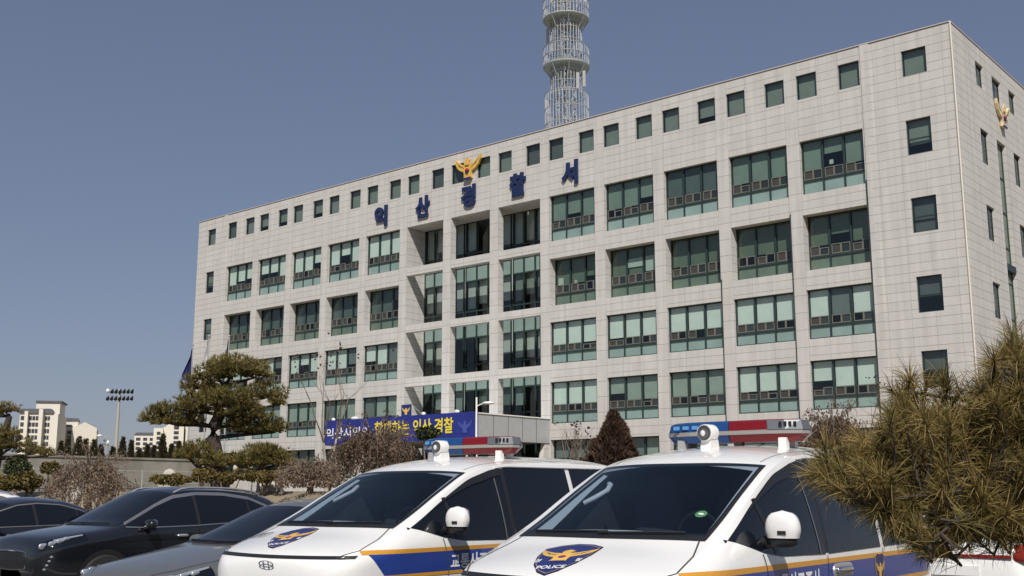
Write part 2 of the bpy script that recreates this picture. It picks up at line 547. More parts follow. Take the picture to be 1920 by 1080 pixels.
def station():
    root = thing('police_station', 'long six storey police station clad in beige granite with green glazed window bays', 'building', SITE, -TH)
    rnd = random.Random(11)
    front = lambda a, z, d: (a, d, z)
    right = lambda a, z, d: (LEN - d, a, z)
    holes, small, big, ctr = [], [], [], []
    for k in range(13):
        x = X0 + PITCH * k
        for r, (z0, z1) in ROWS.items():
            if 5 <= k <= 7:
                continue
            holes.append((x, x + BW, z0, z1, RDEP[r]))
            big.append((k, r, x, x + BW, z0, z1, RDEP[r]))
        if 5 <= k <= 7:
            for z0, z1 in CROWS:
                holes.append((x, x + BW, z0, z1, 0.5))
                ctr.append((k, x, x + BW, z0, z1))
        for a in (x - 0.02, x + BW - 1.15):
            small.append((a, a + 1.16, 22.33, 23.7, 'f'))
    for z0, z1 in ((22.2, 23.56), (18.09, 19.88), (14.12, 15.88), (10.15, 11.93), (6.5, 8.28)):
        small.append((61.08, 62.32, z0, z1, 'f'))
        small.append((1.38, 2.5, z0, z1, 'f'))
    rsm = []
    for y0, y1 in ((3.5, 4.72), (8.98, 10.2), (13.6, 14.8)):
        for z0, z1 in ((22.22, 23.52), (18.07, 19.9), (14.06, 15.87), (10.1, 11.92), (6.2, 8.1)):
            rsm.append((y0, y1, z0, z1))
    rsm.append((6.12, 7.6, 22.1, 23.48))
    strip = (6.12, 7.55, 2.8, 19.92)
    mb = MB()
    wall_holes(mb, LEN, 0, ROOF, holes + [(a, b, c, d, 0.10) for a, b, c, d, _ in small], front)
    wall_holes(mb, DEPTH, 0, ROOF, [(a, b, c, d, 0.12) for a, b, c, d in rsm] + [(*strip, 0.18)], right)
    mb.quad((0, 0, 0), (0, DEPTH, 0), (0, DEPTH, ROOF), (0, 0, ROOF))
    mb.quad((0, DEPTH, 0), (LEN, DEPTH, 0), (LEN, DEPTH, ROOF), (0, DEPTH, ROOF))
    # back of the central grid (columns and beams stand free in front of the recessed glazing)
    ca, cb = X0 + PITCH * 5, X0 + PITCH * 7 + BW
    A = sorted({ca, cb} | {h[i] for h in ctr for i in (1, 2)})
    Z = sorted({1.6, 20.0} | {h[i] for h in ctr for i in (3, 4)})
    for i in range(len(A) - 1):
        for j in range(len(Z) - 1):
            m, n = (A[i] + A[i + 1]) / 2, (Z[j] + Z[j + 1]) / 2
            if not any(h[1] < m < h[2] and h[3] < n < h[4] for h in ctr):
                mb.quad((A[i], .5, Z[j]), (A[i + 1], .5, Z[j]), (A[i + 1], .5, Z[j + 1]), (A[i], .5, Z[j + 1]))
    mb.quad((ca, .5, 1.6), (ca, REC, 1.6), (ca, REC, 20), (ca, .5, 20))
    mb.quad((cb, .5, 1.6), (cb, REC, 1.6), (cb, REC, 20), (cb, .5, 20))
    mb.quad((ca, .5, 20), (cb, .5, 20), (cb, REC, 20), (ca, REC, 20))
    wall = mb.build('wall', MT['stone'], root)
    # pilaster strip that sets off the right end, thin corner trim, coping
    mb = MB()
    mb.box(58.95, 59.42, -0.05, -0.002, 0, ROOF + 0.06)
    mb.build('pilaster', MT['stone'], root)
    mb = MB()
    mb.box(3.72, 4.14, -0.05, -0.002, 0, ROOF - 0.002)
    mb.build('pilaster', MT['stone'], root)
    mb = MB()
    mb.tube([(LEN + 0.01, -0.01, 0), (LEN + 0.01, -0.01, ROOF)], 0.05, 6)
    mb.build('corner_trim', mat('pale_corner_trim', (0.66, 0.62, 0.55), 0.6), root)
    mb = MB()
    mb.box(-0.04, LEN + 0.04, -0.05, 0.45, ROOF + 0.003, ROOF + 0.045)
    mb.box(LEN - 0.45, LEN + 0.04, 0.452, DEPTH + 0.04, ROOF + 0.003, ROOF + 0.045)
    mb.box(-0.04, 0.45, 0.452, DEPTH + 0.04, ROOF + 0.003, ROOF + 0.045)
    mb.box(0.452, LEN - 0.452, DEPTH - 0.45, DEPTH + 0.04, ROOF + 0.003, ROOF + 0.045)
    mb.build('coping', MT['coping'], root)
    mb = MB()
    mb.box(0.02, LEN - 0.02, 0.02, DEPTH - 0.02, 23.8, 24.0)
    mb.build('roof', MT['galv_dark'], root)
    # rooms: floor slabs and a back wall
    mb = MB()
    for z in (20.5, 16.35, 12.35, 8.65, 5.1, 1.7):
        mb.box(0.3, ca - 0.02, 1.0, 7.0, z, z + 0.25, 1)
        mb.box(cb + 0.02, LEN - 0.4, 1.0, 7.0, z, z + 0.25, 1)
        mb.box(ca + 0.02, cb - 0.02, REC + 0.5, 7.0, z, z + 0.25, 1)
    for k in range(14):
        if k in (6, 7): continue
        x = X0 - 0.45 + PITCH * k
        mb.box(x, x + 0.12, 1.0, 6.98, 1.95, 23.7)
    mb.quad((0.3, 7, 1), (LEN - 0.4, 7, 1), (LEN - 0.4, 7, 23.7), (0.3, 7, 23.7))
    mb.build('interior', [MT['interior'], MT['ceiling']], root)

    # glazed window bays
    def bay(k, r, x0, x1, z0, z1, d):
        w, h = x1 - x0, z1 - z0
        y = d
        t1, t2 = z0 + h * 0.255, z0 + h * 0.455
        cols = [x0 + w * i / 3 for i in range(4)]
        mb = MB()
        f = 0.06
        mb.box(x0, x0 + f, y, y + .1, z0, z1)
        mb.box(x1 - f, x1, y, y + .1, z0, z1)
        mb.box(x0 + f, x1 - f, y, y + .1, z1 - f, z1)
        mb.box(x0 + f, x1 - f, y, y + .1, z0, z0 + f)
        mb.box(x0 + f, x1 - f, y - .01, y + .09, t1 - .05, t1 + .06)
        for c in cols[1:3]:
            mb.box(c - .045, c + .045, y + .002, y + .098, z0 + f, t1 - .05)
            mb.box(c - .045, c + .045, y + .002, y + .098, t1 + .06, z1 - f)
        win = mb.build('window', MT['frame'], root)
        mb = MB()
        mb.quad((x0 + f, y + .06, t1), (x1 - f, y + .06, t1), (x1 - f, y + .06, z1 - f), (x0 + f, y + .06, z1 - f))
        mb.build('pane', MT['pane'] if not (r == 'B' or (r == 'A' and k > 7)) else MT['pane_b'], win)
        mb = MB()
        mb.quad((x0 + f, y + .05, z0 + f), (x1 - f, y + .05, z0 + f), (x1 - f, y + .05, t1 - .05), (x0 + f, y + .05, t1 - .05))
        mb.build('spandrel_pane', MT['spandrel_dark'] if r == 'B' else MT['spandrel'], win)
        # small sliding sashes in beige frames
        for i in range(3):
            mb = MB()
            a, b = cols[i] + .08, cols[i + 1] - .08
            m = (a + b) / 2
            for q, (s0, s1) in enumerate(((a, m), (m, b))):
                if rnd.random() < 0.04 and q:
                    continue
                zt = t2 - (0.0 if rnd.random() < .8 else .12)
                for bx in ((s0, s1, t1 + .07, t1 + .115), (s0, s1, zt - .04, zt), (s0, s0 + .038, t1 + .115, zt - .04), (s1 - .038, s1, t1 + .115, zt - .04)):
                    mb.box(bx[0], bx[1], y + .012 + .02 * q, y + .05 + .02 * q, bx[2], bx[3])
                if rnd.random() < 0.75:
                    mb.quad((s0 + .038, y + .045 + .02 * q, t1 + .115), (s1 - .038, y + .045 + .02 * q, t1 + .115), (s1 - .038, y + .045 + .02 * q, zt - .04), (s0 + .038, y + .045 + .02 * q, zt - .04), 1)
            if r != 'E' and mb.v:
                mb.build('opening_sash', [MT['sash'], MT['mesh']], win)
        # roller blinds, one cloth per light
        mode = {'A': 0 if k < 5 else (2 if k == 10 else 1), 'B': 2 if k < 5 else 3, 'C': 0, 'D': 0 if k > 10 or k == 8 else (1 if k < 5 else 4), 'E': 2}[r]
        mb = MB()
        for i in range(3):
            a, b = cols[i] + .07, cols[i + 1] - .07
            top = z1 - f
            low = t2 + .02
            u = rnd.random()
            if u < .18: low = t2 + (top - t2) * rnd.uniform(.15, .5)
            mb.quad((a, y + .13, low), (b, y + .13, low), (b, y + .13, top), (a, y + .13, top), 1 if rnd.random() < .06 else 0)
        if mode == 4: mode = 1
        if mb.v:
            mb.build('roller_blind', [BL[mode], BL[2] if mode != 2 else BL[1]], win)
    MT['pane_small'] = glass_mat('smoke_glass', (0.62, 0.68, 0.66), 1.5)
    MT['mesh'] = mat('sash_insect_mesh', (0.045, 0.045, 0.042), 0.7)
    MT['pane_b'] = glass_mat('grey_green_tinted_glass', (0.60, 0.70, 0.66))
    for b in big:
        bay(*b)
    # two sheets of paper in windows of the right wing
    mb = MB()
    for (k, r, fx, fz, w, h) in ((12, 'A', .43, .50, .22, .24), (9, 'B', .34, .60, 1.05, .52), (9, 'B', .70, .48, .95, .9), (8, 'B', .06, .42, .4, .55), (8, 'B', .42, .45, .18, .2), (10, 'B', .93, .32, .16, .2)):
        x = X0 + PITCH * k + fx * BW
        z0, z1 = ROWS[r]
        z = z0 + fz * (z1 - z0)
        y = RDEP[r] + .07
        mb.quad((x, y, z), (x + w, y, z), (x + w, y, z + h), (x, y, z + h))
    mb.build('paper_notice', MT['paper'], root)
    # recessed curtain walls of the centre
    for k, x0, x1, z0, z1 in ctr:
        zt = {20.0: 20.0, 16.51: 16.95, 12.51: 12.95, 8.75: 9.3, 5.4: 5.9}[z1]
        zb = {17.06: 17.0, 13.01: 13.0, 9.34: 9.35, 6.0: 5.95, 1.6: 1.6}[z0]
        a, b = x0 - .3, x1 + .3
        if k == 5: a = x0
        if k == 7: b = x1
        y = REC
        mb = MB()
        rows = [zb, zb + .75, zb + (zt - zb) * .72, zt] if z1 < 20 else [zb, zb + .8, zt]
        cols = [a + (b - a) * i / 4 for i in range(5)]
        for i, c in enumerate(cols):
            mb.box(c - .05 if i else c, c + .05 if i < 4 else c, y - .06, y + .06, zb, zt)
        for zr in rows:
            for i in range(4):
                mb.box(cols[i] + .05, cols[i + 1] - .05, y - .05, y + .05, max(zb, zr - .05), min(zt, zr + .05))
        w = mb.build('curtain_wall', MT['frame'], root)
        mb = MB()
        mb.quad((a, y + .02, rows[0]), (b, y + .02, rows[0]), (b, y + .02, rows[-2] if z1 < 20 else zt), (a, y + .02, rows[-2] if z1 < 20 else zt))
        mb.build('pane', MT['pane_small'] if z1 > 9 else MT['pane_dark'], w)
        if z1 < 20:
            mb = MB()
            mb.quad((a, y + .02, rows[-2]), (b, y + .02, rows[-2]), (b, y + .02, zt), (a, y + .02, zt))
            mb.build('spandrel_pane', MT['spandrel'], w)
        mb = MB()
        for i in range(4):
            if rnd.random() < (.95 if z1 > 13 else .55):
                lo = rows[1] + rnd.uniform(0, .25) * (rows[-1] - rows[1])
                mb.quad((cols[i] + .06, y + .2, lo), (cols[i + 1] - .06, y + .2, lo), (cols[i + 1] - .06, y + .2, zt), (cols[i] + .06, y + .2, zt))
        if mb.v and z1 > 6:
            mb.build('roller_blind', BL[rnd.choice((0, 1, 0))], w)
    # small square windows of the top storey and the ends
    def little(fn, a0, a1, z0, z1, d, bars=False, lit=0):
        mb = MB()
        f = .05
        bx = lambda p, q, r0, r1, e0, e1: mb.add([fn(a, z, dd) for z in (r0, r1) for dd in (e0, e1) for a in (p, q)], ((0, 2, 3, 1), (4, 5, 7, 6), (0, 1, 5, 4), (2, 6, 7, 3), (0, 4, 6, 2), (1, 3, 7, 5)))
        bx(a0, a0 + f, z0, z1, d, d + .06)
        bx(a1 - f, a1, z0, z1, d, d + .06)
        bx(a0 + f, a1 - f, z0, z0 + f, d, d + .06)
        bx(a0 + f, a1 - f, z1 - f, z1, d, d + .06)
        if bars:
            zm = z0 + (z1 - z0) * .45
            bx(a0 + f, a1 - f, zm - .03, zm + .03, d, d + .06)
        w = mb.build('small_window', MT['frame'], root)
        mb = MB()
        mb.quad(fn(a0 + f, z0 + f, d + .03), fn(a1 - f, z0 + f, d + .03), fn(a1 - f, z1 - f, d + .03), fn(a0 + f, z1 - f, d + .03))
        mb.build('pane', MT['pane_small'], w)
        if lit is not None:
            mb = MB()
            lo = z0 + (z1 - z0) * lit
            mb.quad(fn(a0 + f, lo, d + .16), fn(a1 - f, lo, d + .16), fn(a1 - f, z1, d + .16), fn(a0 + f, z1, d + .16))
            mb.build('roller_blind', BL[rnd.choice((1, 1, 2))], w)
    for a0, a1, z0, z1, _ in small:
        top = z0 > 22
        little(front, a0, a1, z0, z1, .10, not top, rnd.choice((0, 0, 0, .3)) if top else rnd.choice((.5, 0, .3)))
    for y0, y1, z0, z1 in rsm:
        little(right, y0, y1, z0, z1, .12, False, rnd.choice((None, .3, 0)))
    # tall glazed stair strip on the right face
    mb = MB()
    y0, y1, z0, z1 = strip
    P = lambda a, b, r0, r1: mb.box(LEN - .26, LEN - .18, a, b, r0, r1)
    P(y0, y0 + .06, z0, z1); P(y1 - .06, y1, z0, z1)
    n = 9
    for i in range(n + 1):
        z = z0 + (z1 - z0) * i / n
        P(y0 + .06, y1 - .06, max(z0, z - .04), min(z1, z + .04))
    for z in (12.9, 8.9):
        mb.box(LEN - .17, LEN + .03, y0, y1, z, z + .35)
    w = mb.build('stair_glazing', MT['frame'], root)
    mb = MB()
    mb.quad((LEN - .22, y0, z0), (LEN - .22, y1, z0), (LEN - .22, y1, z1), (LEN - .22, y0, z1))
    mb.build('pane', MT['spandrel_dark'], w)
    # downpipes
    for x, zt in ((X0 + PITCH * 10 + BW + .06, 13.1), (X0 + PITCH * 11 + BW + .06, 16.1), (X0 + PITCH * 12 + BW + .06, 17.2)):
        mb = MB()
        mb.tube([(x, -.05, 1.6), (x, -.05, zt), (x, .1, zt + .1)], .032, 6)
        mb.build('downpipe', MT['frame'], root)
    return root
STATION = station()

# eagle emblem: spread wings, head, scales, round taegeuk; outline in units of its height
def eagle(name, label, fn, s, parent=None, disc=True, mats=None):
    """fn(u, v, d): u across, v up, d towards the viewer"""
    wing = [(0.07, .10), (.20, .12), (.34, .20), (.50, .33), (.48, .20), (.41, .06), (.31, -.03), (.20, -.08), (.15, -.10), (.14, -.20), (.15, -.31), (.06, -.33)]
    out = wing + [(-x, y) for x, y in reversed(wing)]
    t = .07 * s
    mb = MB()
    mb.prism([(x * s, y * s) for x, y in out], lambda a, b: fn(a, b, t), lambda a, b: fn(a, b, 0))
    hd = [(.0, .29), (.06, .28), (.09, .23), (.14, .21), (.09, .17), (.07, .08), (-.07, .08), (-.09, .17), (-.07, .24)]
    mb.prism([(x * s, y * s) for x, y in hd], lambda a, b: fn(a, b, t * 1.5), lambda a, b: fn(a, b, t * 1.02))
    for sg in (-1, 1):       # feather grooves
        for q in range(3):
            a, b = (.14 + .07 * q, .0 + .02 * q), (.34 + .05 * q, .10 + .075 * q)
            pts = [(sg * a[0], a[1]), (sg * b[0], b[1]), (sg * b[0], b[1] + .02), (sg * a[0], a[1] + .02)]
            mb.prism([(x * s, y * s) for x, y in pts], lambda a, b: fn(a, b, t * 1.04), lambda a, b: fn(a, b, t * 1.004), 1)
    o = mb.build(name, [MT['gold'], MT['seam']] if not mats else mats, parent)
    if disc:
        mb = MB()
        cir = lambda r, n=18: [(r * math.cos(2 * math.pi * i / n) * s, (-.09 + r * math.sin(2 * math.pi * i / n)) * s) for i in range(n)]
        mb.prism(cir(.07), lambda a, b: fn(a, b, t * 1.5), lambda a, b: fn(a, b, t * 1.06), 1)
        half = [(.07 * math.cos(math.pi * i / 10) * s, (-.09 + .07 * math.sin(math.pi * i / 10)) * s) for i in range(11)]
        mb.prism(half, lambda a, b: fn(a, b, t * 1.65), lambda a, b: fn(a, b, t * 1.52), 0)
        bar = [(-.13, -.345), (.13, -.345), (.14, -.285), (-.14, -.285)]
        mb.prism([(x * s, y * s) for x, y in bar], lambda a, b: fn(a, b, t * 1.3), lambda a, b: fn(a, b, t * 1.03), 1)
        d = mb.build('taegeuk_disc', [MT['red'], MT['navy']], o)
    if label:
        tag(o, label, 'emblem')
    return o
MT['gold_pale'] = mat('gold_and_white_paint', (.72, .58, .34), .45, var=.35, vscale=3)
fr = lambda X, Z: (lambda u, v, d: tuple(site(X + u, -0.03 - d, Z + v)))
eagle('police_emblem', 'large gold eagle emblem over the middle letter on the front wall', fr(31.45, 23.17), 2.35)
eagle('police_emblem', 'gold and white eagle emblem high on the right end wall', lambda u, v, d: tuple(site(LEN + 0.03 + d, 7.2 + u, 21.5 + v)), 2.1, None, True, [MT['gold_pale'], MT['seam']])
# the five letters of the building sign
ls = thing('building_sign', 'row of five dark blue raised letters across the upper front wall', 'sign', site(0, 0, 0), -TH)
for ch, xa, xb in zip('익산경찰서', (22.2, 26.4, 30.75, 35.05, 39.35), (23.6, 27.85, 32.15, 36.5, 40.7)):
    mb = MB()
    cx, w = (xa + xb) / 2, xb - xa
    letters(mb, ch, w * .93, 1.55, lambda u, v, d: (cx + u, -0.03 - d, 21.22 + v), 0, bold=0.045, depth=.12)
    mb.build('letter', MT['blue_letter'], ls)

# ------------------------------------------------------------------ entrance canopy with banner
def canopy():
    root = thing('entrance_canopy', 'flat grey metal canopy jutting from the middle of the station front', 'canopy', site(0, 0, BASE), -TH)
    mb = MB()
    mb.box(25.15, 38.25, -6.5, -0.01, 4.55 - BASE, 6.0 - BASE)
    for y in (-5.2, -3.9, -2.6, -1.3):
        mb.box(38.251, 38.262, y - .012, y + .012, 4.57 - BASE, 5.98 - BASE, 1)
    mb.build('canopy_roof', [MT['canopy'], MT['seam']], root)
    mb = MB()
    mb.box(25.1, 38.3, -6.55, 0, 6.001 - BASE, 6.06 - BASE)
    mb.build('roof_edge', MT['white'], root)
    for x in (26, 37.3):
        mb = MB()
        mb.box(x - .25, x + .25, -6.2, -5.7, 0, 4.55 - BASE)
        mb.build('column', MT['stone'], root)
    mb = MB()
    mb.prism([(0, 0), (1.1, 0), (0.4, 2.95), (0, 2.95)], lambda a, b: (37.9, -.02 - a, b), lambda a, b: (38.2, -.02 - a, b))
    mb.build('bracket_wall', MT['stone'], root)
    b = thing('banner', 'long blue banner with white and yellow lettering on the canopy front', 'banner', site(0, 0, 0), -TH)
    mb = MB()
    n = 24
    x0, x1, z0, z1 = 25.2, 38.35, 4.58, 6.12
    mb.grid([[(x0 + (x1 - x0) * i / n, -6.62 - .012 * math.sin(i * 1.7) * (1 - j / 4), z0 + (z1 - z0) * j / 4) for j in range(5)] for i in range(n + 1)])
    mb.build('cloth', MT['banner'], b, smooth=40)
    mb = MB()
    f2 = lambda cx, cz: (lambda u, v, d: (cx + u, -6.642, cz + v))
    letters(mb, '함께하는 익산 경찰', 6.6, .92, f2(33.15, 5.42), 0, bold=.02)
    mb.build('lettering', MT['yellow'], b)
    mb = MB()
    letters(mb, '익산시민의', 4.0, .66, f2(27.35, 5.3), 0, bold=.02)
    mb.build('lettering', MT['white_cloth'], b)
    eagle('faded_eagle', None, lambda u, v, d: (37.35 + u, -6.642 - d * .02, 5.3 + v), 1.1, b, False, [mat('faded_blue_print', (0.06, 0.085, 0.34), .6), MT['banner']])
    for x, w in ((25.6, .14), (27.6, .32), (33.7, .14), (36.4, .2)):
        l = thing('flood_lamp', 'small white flood lamp on the top edge of the blue banner', 'lamp', site(x, -6.3, 6.06), -TH, 'lamps along the canopy edge')
        mb = MB()
        mb.tube([(0, 0, 0), (0, 0, .1)], .03, 6)
        mb.build('stem', MT['galv_dark'], l)
        mb = MB()
        mb.ell((0, 0, .16), (w, .12, .09), 10, 6)
        mb.build('lamp_head', MT['white'], l, smooth=60)
    s = thing('emblem_board', 'square navy board with a gold eagle standing on the canopy roof', 'sign', site(31.5, -5.6, 6.06), -TH)
    mb = MB()
    mb.box(-.42, .42, 0, .06, 0.05, .84)
    mb.build('board', MT['navy'], s)
    mb = MB()
    for x in (-.3, .3):
        mb.tube([(x, .09, 0), (x, .09, .8)], .02, 5)
    mb.tube([(.42, .1, .8), (.95, .8, 0)], .015, 5)
    mb.build('support', MT['galv_dark'], s)
    eagle('eagle', None, lambda u, v, d: (u, -.002 - d * .3, .45 + v), .66, s, False)
canopy()

# ------------------------------------------------------------------ roof tower
def tower():
    t = thing('radio_tower', 'cylindrical lattice radio tower with ringed platforms on the roof', 'tower', site(33.65, 8.0, 24.0), -TH)
    mat_pale = mat('antenna_grey', (.5, .5, .49), .6)
    Z = lambda z: z - 24.0
    def cage(name, r, z0, z1, n, hoops, rod=.028):
        mb = MB()
        for i in range(n):
            a = 2 * math.pi * i / n
            x, y = r * math.cos(a), r * math.sin(a)
            mb.tube([(x, y, Z(z0)), (x, y, Z(z1))], rod, 4, cap=False)
        for k in range(hoops):
            z = z0 + (z1 - z0) * k / (hoops - 1)
            mb.ring((0, 0, Z(z)), r, .04, 28, 4)
        return mb.build(name, MT['galv'], t)
    def deck(z, r=1.66):
        mb = MB()
        mb.disc((0, 0), .5, r, Z(z) + .04)
        mb.disc((0, 0), .5, r, Z(z) - .04)
        mb.ring((0, 0, Z(z)), r, .07, 30, 5)
        for i in range(8):
            a = 2 * math.pi * i / 8
            c, s = math.cos(a), math.sin(a)
            mb.tube([(c * 1.15, s * 1.15, Z(z) - .85), (c * r, s * r, Z(z) - .06)], .035, 4)
        return mb.build('platform', MT['galv_dark'], t)
    mb = MB()
    for i in range(4):
        a = math.pi / 4 + math.pi / 2 * i
        x, y = .62 * math.cos(a), .62 * math.sin(a)
        mb.tube([(x, y, 0), (x, y, Z(39.5))], .07, 6)
    for k in range(12):
        z = 24 + 1.25 * k
        for i in range(4):
            a, b = math.pi / 4 + math.pi / 2 * i, math.pi / 4 + math.pi / 2 * (i + 1)
            p, q = (.62 * math.cos(a), .62 * math.sin(a)), (.62 * math.cos(b), .62 * math.sin(b))
            mb.tube([(*p, Z(z)), (*q, Z(z + 1.25))], .04, 4)
            mb.tube([(*q, Z(z)), (*p, Z(z + 1.25))], .04, 4)
    mb.build('mast', MT['tower_inner'], t)
    mb = MB()
    for s in (-.22, .22):
        mb.tube([(s, -.75, 0), (s, -.75, Z(39))], .03, 4)
    for k in range(48):
        mb.tube([(-.22, -.75, .3 + .31 * k), (.22, -.75, .3 + .31 * k)], .018, 4)
    mb.build('ladder', MT['galv'], t)
    cage('cage', 1.58, 26.6, 30.1, 40, 4)
    cage('cage', 1.15, 30.1, 32.6, 30, 4)
    cage('railing', 1.66, 32.3, 33.65, 44, 3, .021)
    deck(32.2)
    cage('cage', 1.15, 33.2, 36.0, 30, 4)
    cage('railing', 1.66, 35.95, 37.3, 44, 3, .021)
    deck(35.9)
    cage('cage', 1.1, 37.2, 40.5, 28, 4)
    deck(26.6, 1.6)
    for z, a in ((31.2, .1), (30.9, -.35), (38.1, 2.6), (37.9, .4), (35.1, 3.4)):
        mb = MB()
        x, y = 1.5 * math.cos(a), 1.5 * math.sin(a)
        mb.box(x - .09, x + .09, y - .06, y + .06, Z(z) - .75, Z(z) + .45)
        mb.tube([(x * .75, y * .75, Z(z)), (x, y, Z(z))], .03, 4)
        mb.build('panel_antenna', mat_pale, t)
tower()

# ------------------------------------------------------------------ vehicles
def pchip(keys):
    """monotone cubic through (x, value) keys"""
    xs = np.array([k[0] for k in keys], float)
    ys = np.array([k[1] for k in keys], float)
    h = np.diff(xs)
    d = np.diff(ys) / h
    m = np.zeros(len(xs))
    m[0], m[-1] = d[0], d[-1]
    for i in range(1, len(xs) - 1):
        if d[i - 1] * d[i] > 0:
            w1, w2 = 2 * h[i] + h[i - 1], h[i] + 2 * h[i - 1]
            m[i] = (w1 + w2) / (w1 / d[i - 1] + w2 / d[i])
    def f(x):
        x = min(max(x, xs[0]), xs[-1])
        i = min(max(int(np.searchsorted(xs, x)) - 1, 0), len(xs) - 2)
        t = (x - xs[i]) / h[i]
        return ((1 + 2 * t) * (1 - t) ** 2 * ys[i] + t * (1 - t) ** 2 * h[i] * m[i] + t * t * (3 - 2 * t) * ys[i + 1] + t * t * (t - 1) * h[i] * m[i + 1])
    return f
def lin(keys):
    xs, ys = [k[0] for k in keys], [k[1] for k in keys]
    return lambda x: float(np.interp(x, xs, ys))

class Body:
    """car body: x back from the nose, y to the car's left, z up. Object axes are (x, -y, z)."""
    def __init__(s, k):
        for n in ('zc', 'zE', 'yE', 'ym', 'zs', 'zm', 'kk'):
            setattr(s, n, pchip(k[n]))
        s.L = k['zc'][-1][0]
        s.p = lin(k.get('p', [(0, 2.2), (s.L, 2.2)]))
        s.tuck = k.get('tuck', 0.07)
    def ztop(s, x, y):
        u = min(1.0, abs(y) / max(1e-4, s.yE(x)))
        return s.zE(x) + (s.zc(x) - s.zE(x)) * (1 - u ** s.p(x))
    def yside(s, x, z):
        zE, zm, zs = s.zE(x), s.zm(x), s.zs(x)
        zm = min(zm, zE - .01)
        if z >= zm:
            t = max(0.0, (zE - z) / (zE - zm))
            return s.yE(x) + (s.ym(x) - s.yE(x)) * (1 - max(0.0, 1 - t) ** s.kk(x))
        t = min(1.0, (zm - z) / max(1e-3, zm - zs))
        return s.ym(x) - s.tuck * t ** 2.2
    def top(s, x, y, off=0.0):
        e = .01
        nx, ny = -(s.ztop(x + e, y) - s.ztop(x - e, y)) / (2 * e), -(s.ztop(x, y + e) - s.ztop(x, y - e)) / (2 * e)
        q = off / math.sqrt(1 + nx * nx + ny * ny)
        return (x + nx * q, -(y + ny * q), s.ztop(x, y) + q)
    def side(s, x, z, sg, off=0.0):
        e = .01
        nx, nz = -(s.yside(x + e, z) - s.yside(x - e, z)) / (2 * e), -(s.yside(x, z + e) - s.yside(x, z - e)) / (2 * e)
        q = off / math.sqrt(1 + nx * nx + nz * nz)
        return (x + nx * q, -sg * (s.yside(x, z) + q), z + nz * q)
    def loft(s, stations, hole=None):
        NT, NS = 14, 22
        G = []
        for x in stations:
            yE, zE, zs = s.yE(x), s.zE(x), s.zs(x)
            half = [(yE * j / NT, s.ztop(x, yE * j / NT)) for j in range(NT + 1)]
            for j in range(1, NS + 1):
                t = (j / NS)
                z = zE + (zs - zE) * t
                half.append((s.yside(x, z), z))
            half.append((s.yside(x, zs) * .5, zs - .01))
            ring = [(x, y, z) for y, z in reversed(half)] + [(x, -y, z) for y, z in half[1:]]
            G.append(ring)
        mb = MB()
        nv = len(G[0])
        F = []
        for i in range(len(G) - 1):
            for j in range(nv - 1):
                q = [G[i][j], G[i][j + 1], G[i + 1][j + 1], G[i + 1][j]]
                c = [sum(p[k] for p in q) / 4 for k in range(3)]
                if hole and hole(*c):
                    continue
                F.append((i * nv + j, i * nv + j + 1, (i + 1) * nv + j + 1, (i + 1) * nv + j))
        mb.add([p for row in G for p in row], F)
        mb.add(G[0], [tuple(range(nv))])
        mb.add(G[-1], [tuple(range(nv))])
        return mb

def side_strip(mb, b, sg, lo, hi, x0, x1, n=30, m=4, off=.004, mi=0):
    G = []
    for i in range(n + 1):
        x = x0 + (x1 - x0) * i / n
        a, c = lo(x), hi(x)
        G.append([b.side(x, a + (c - a) * j / m, sg, off) for j in range(m + 1)])
    mb.grid(G, mi)

def top_patch(mb, b, xa, xb, ya, yb, n=14, m=20, off=.004, mi=0):
    """xa/xb: x at the lower / upper edge as functions of y/width; ya/yb: half widths at the two edges"""
    G = []
    for i in range(n + 1):
        t = i / n
        row = []
        for j in range(m + 1):
            u = -1 + 2 * j / m
            y = u * (ya + (yb - ya) * t)
            x = xa(u) + (xb(u) - xa(u)) * t
            row.append(b.top(x, y, off))
        G.append(row)
    mb.grid(G, mi)

def path_strip(mb, pts, w, fn, mi=0):
    """thin strip along 2-D pts on a surface given by fn(a, b)"""
    P = []
    for i, p in enumerate(pts):
        q0, q1 = pts[max(i - 1, 0)], pts[min(i + 1, len(pts) - 1)]
        d = np.array(q1, float) - np.array(q0, float)
        d /= np.linalg.norm(d) + 1e-9
        nrm = np.array([-d[1], d[0]]) * w / 2
        P.append((fn(p[0] + nrm[0], p[1] + nrm[1]), fn(p[0] - nrm[0], p[1] - nrm[1])))
    mb.grid(P, mi)

def dense(pts, step=.05):
    out = []
    for a, b in zip(pts, pts[1:]):
        n = max(1, int(math.dist(a, b) / step))
        out += [(a[0] + (b[0] - a[0]) * i / n, a[1] + (b[1] - a[1]) * i / n) for i in range(n)]
    return out + [pts[-1]]

def wheel(parent, x, y, r, w=.21):
    mb = MB()
    prof = [(r * .62, -.5), (r * .9, -.5), (r * .985, -.38), (r, -.2), (r, .2), (r * .985, .38), (r * .9, .5), (r * .62, .5)]
    n = 28
    G = []
    for i in range(n + 1):
        a = 2 * math.pi * i / n
        G.append([(x + q * math.cos(a), -(y + w * t), r + q * math.sin(a)) for q, t in prof])
    mb.grid(G)
    o = mb.build('wheel', MT['tyre'], parent, smooth=40)
    sg = 1 if y > 0 else -1
    mb = MB()
    G = [[(x + q * math.cos(2 * math.pi * i / n), -(y + sg * t), r + q * math.sin(2 * math.pi * i / n)) for q, t in ((r * .64, w * .5), (r * .58, w * .47), (r * .55, w * .3), (.03, w * .34))] for i in range(n + 1)]
    mb.grid(G)
    for k in range(5):
        a = 2 * math.pi * k / 5
        c, s_ = math.cos(a), math.sin(a)
        mb.tube([(x + .04 * c, -(y + sg * w * .42), r + .04 * s_), (x + r * .58 * c, -(y + sg * w * .44), r + r * .58 * s_)], .035, 6)
    mb.build('rim', MT['rim'], o, smooth=40)
    return o

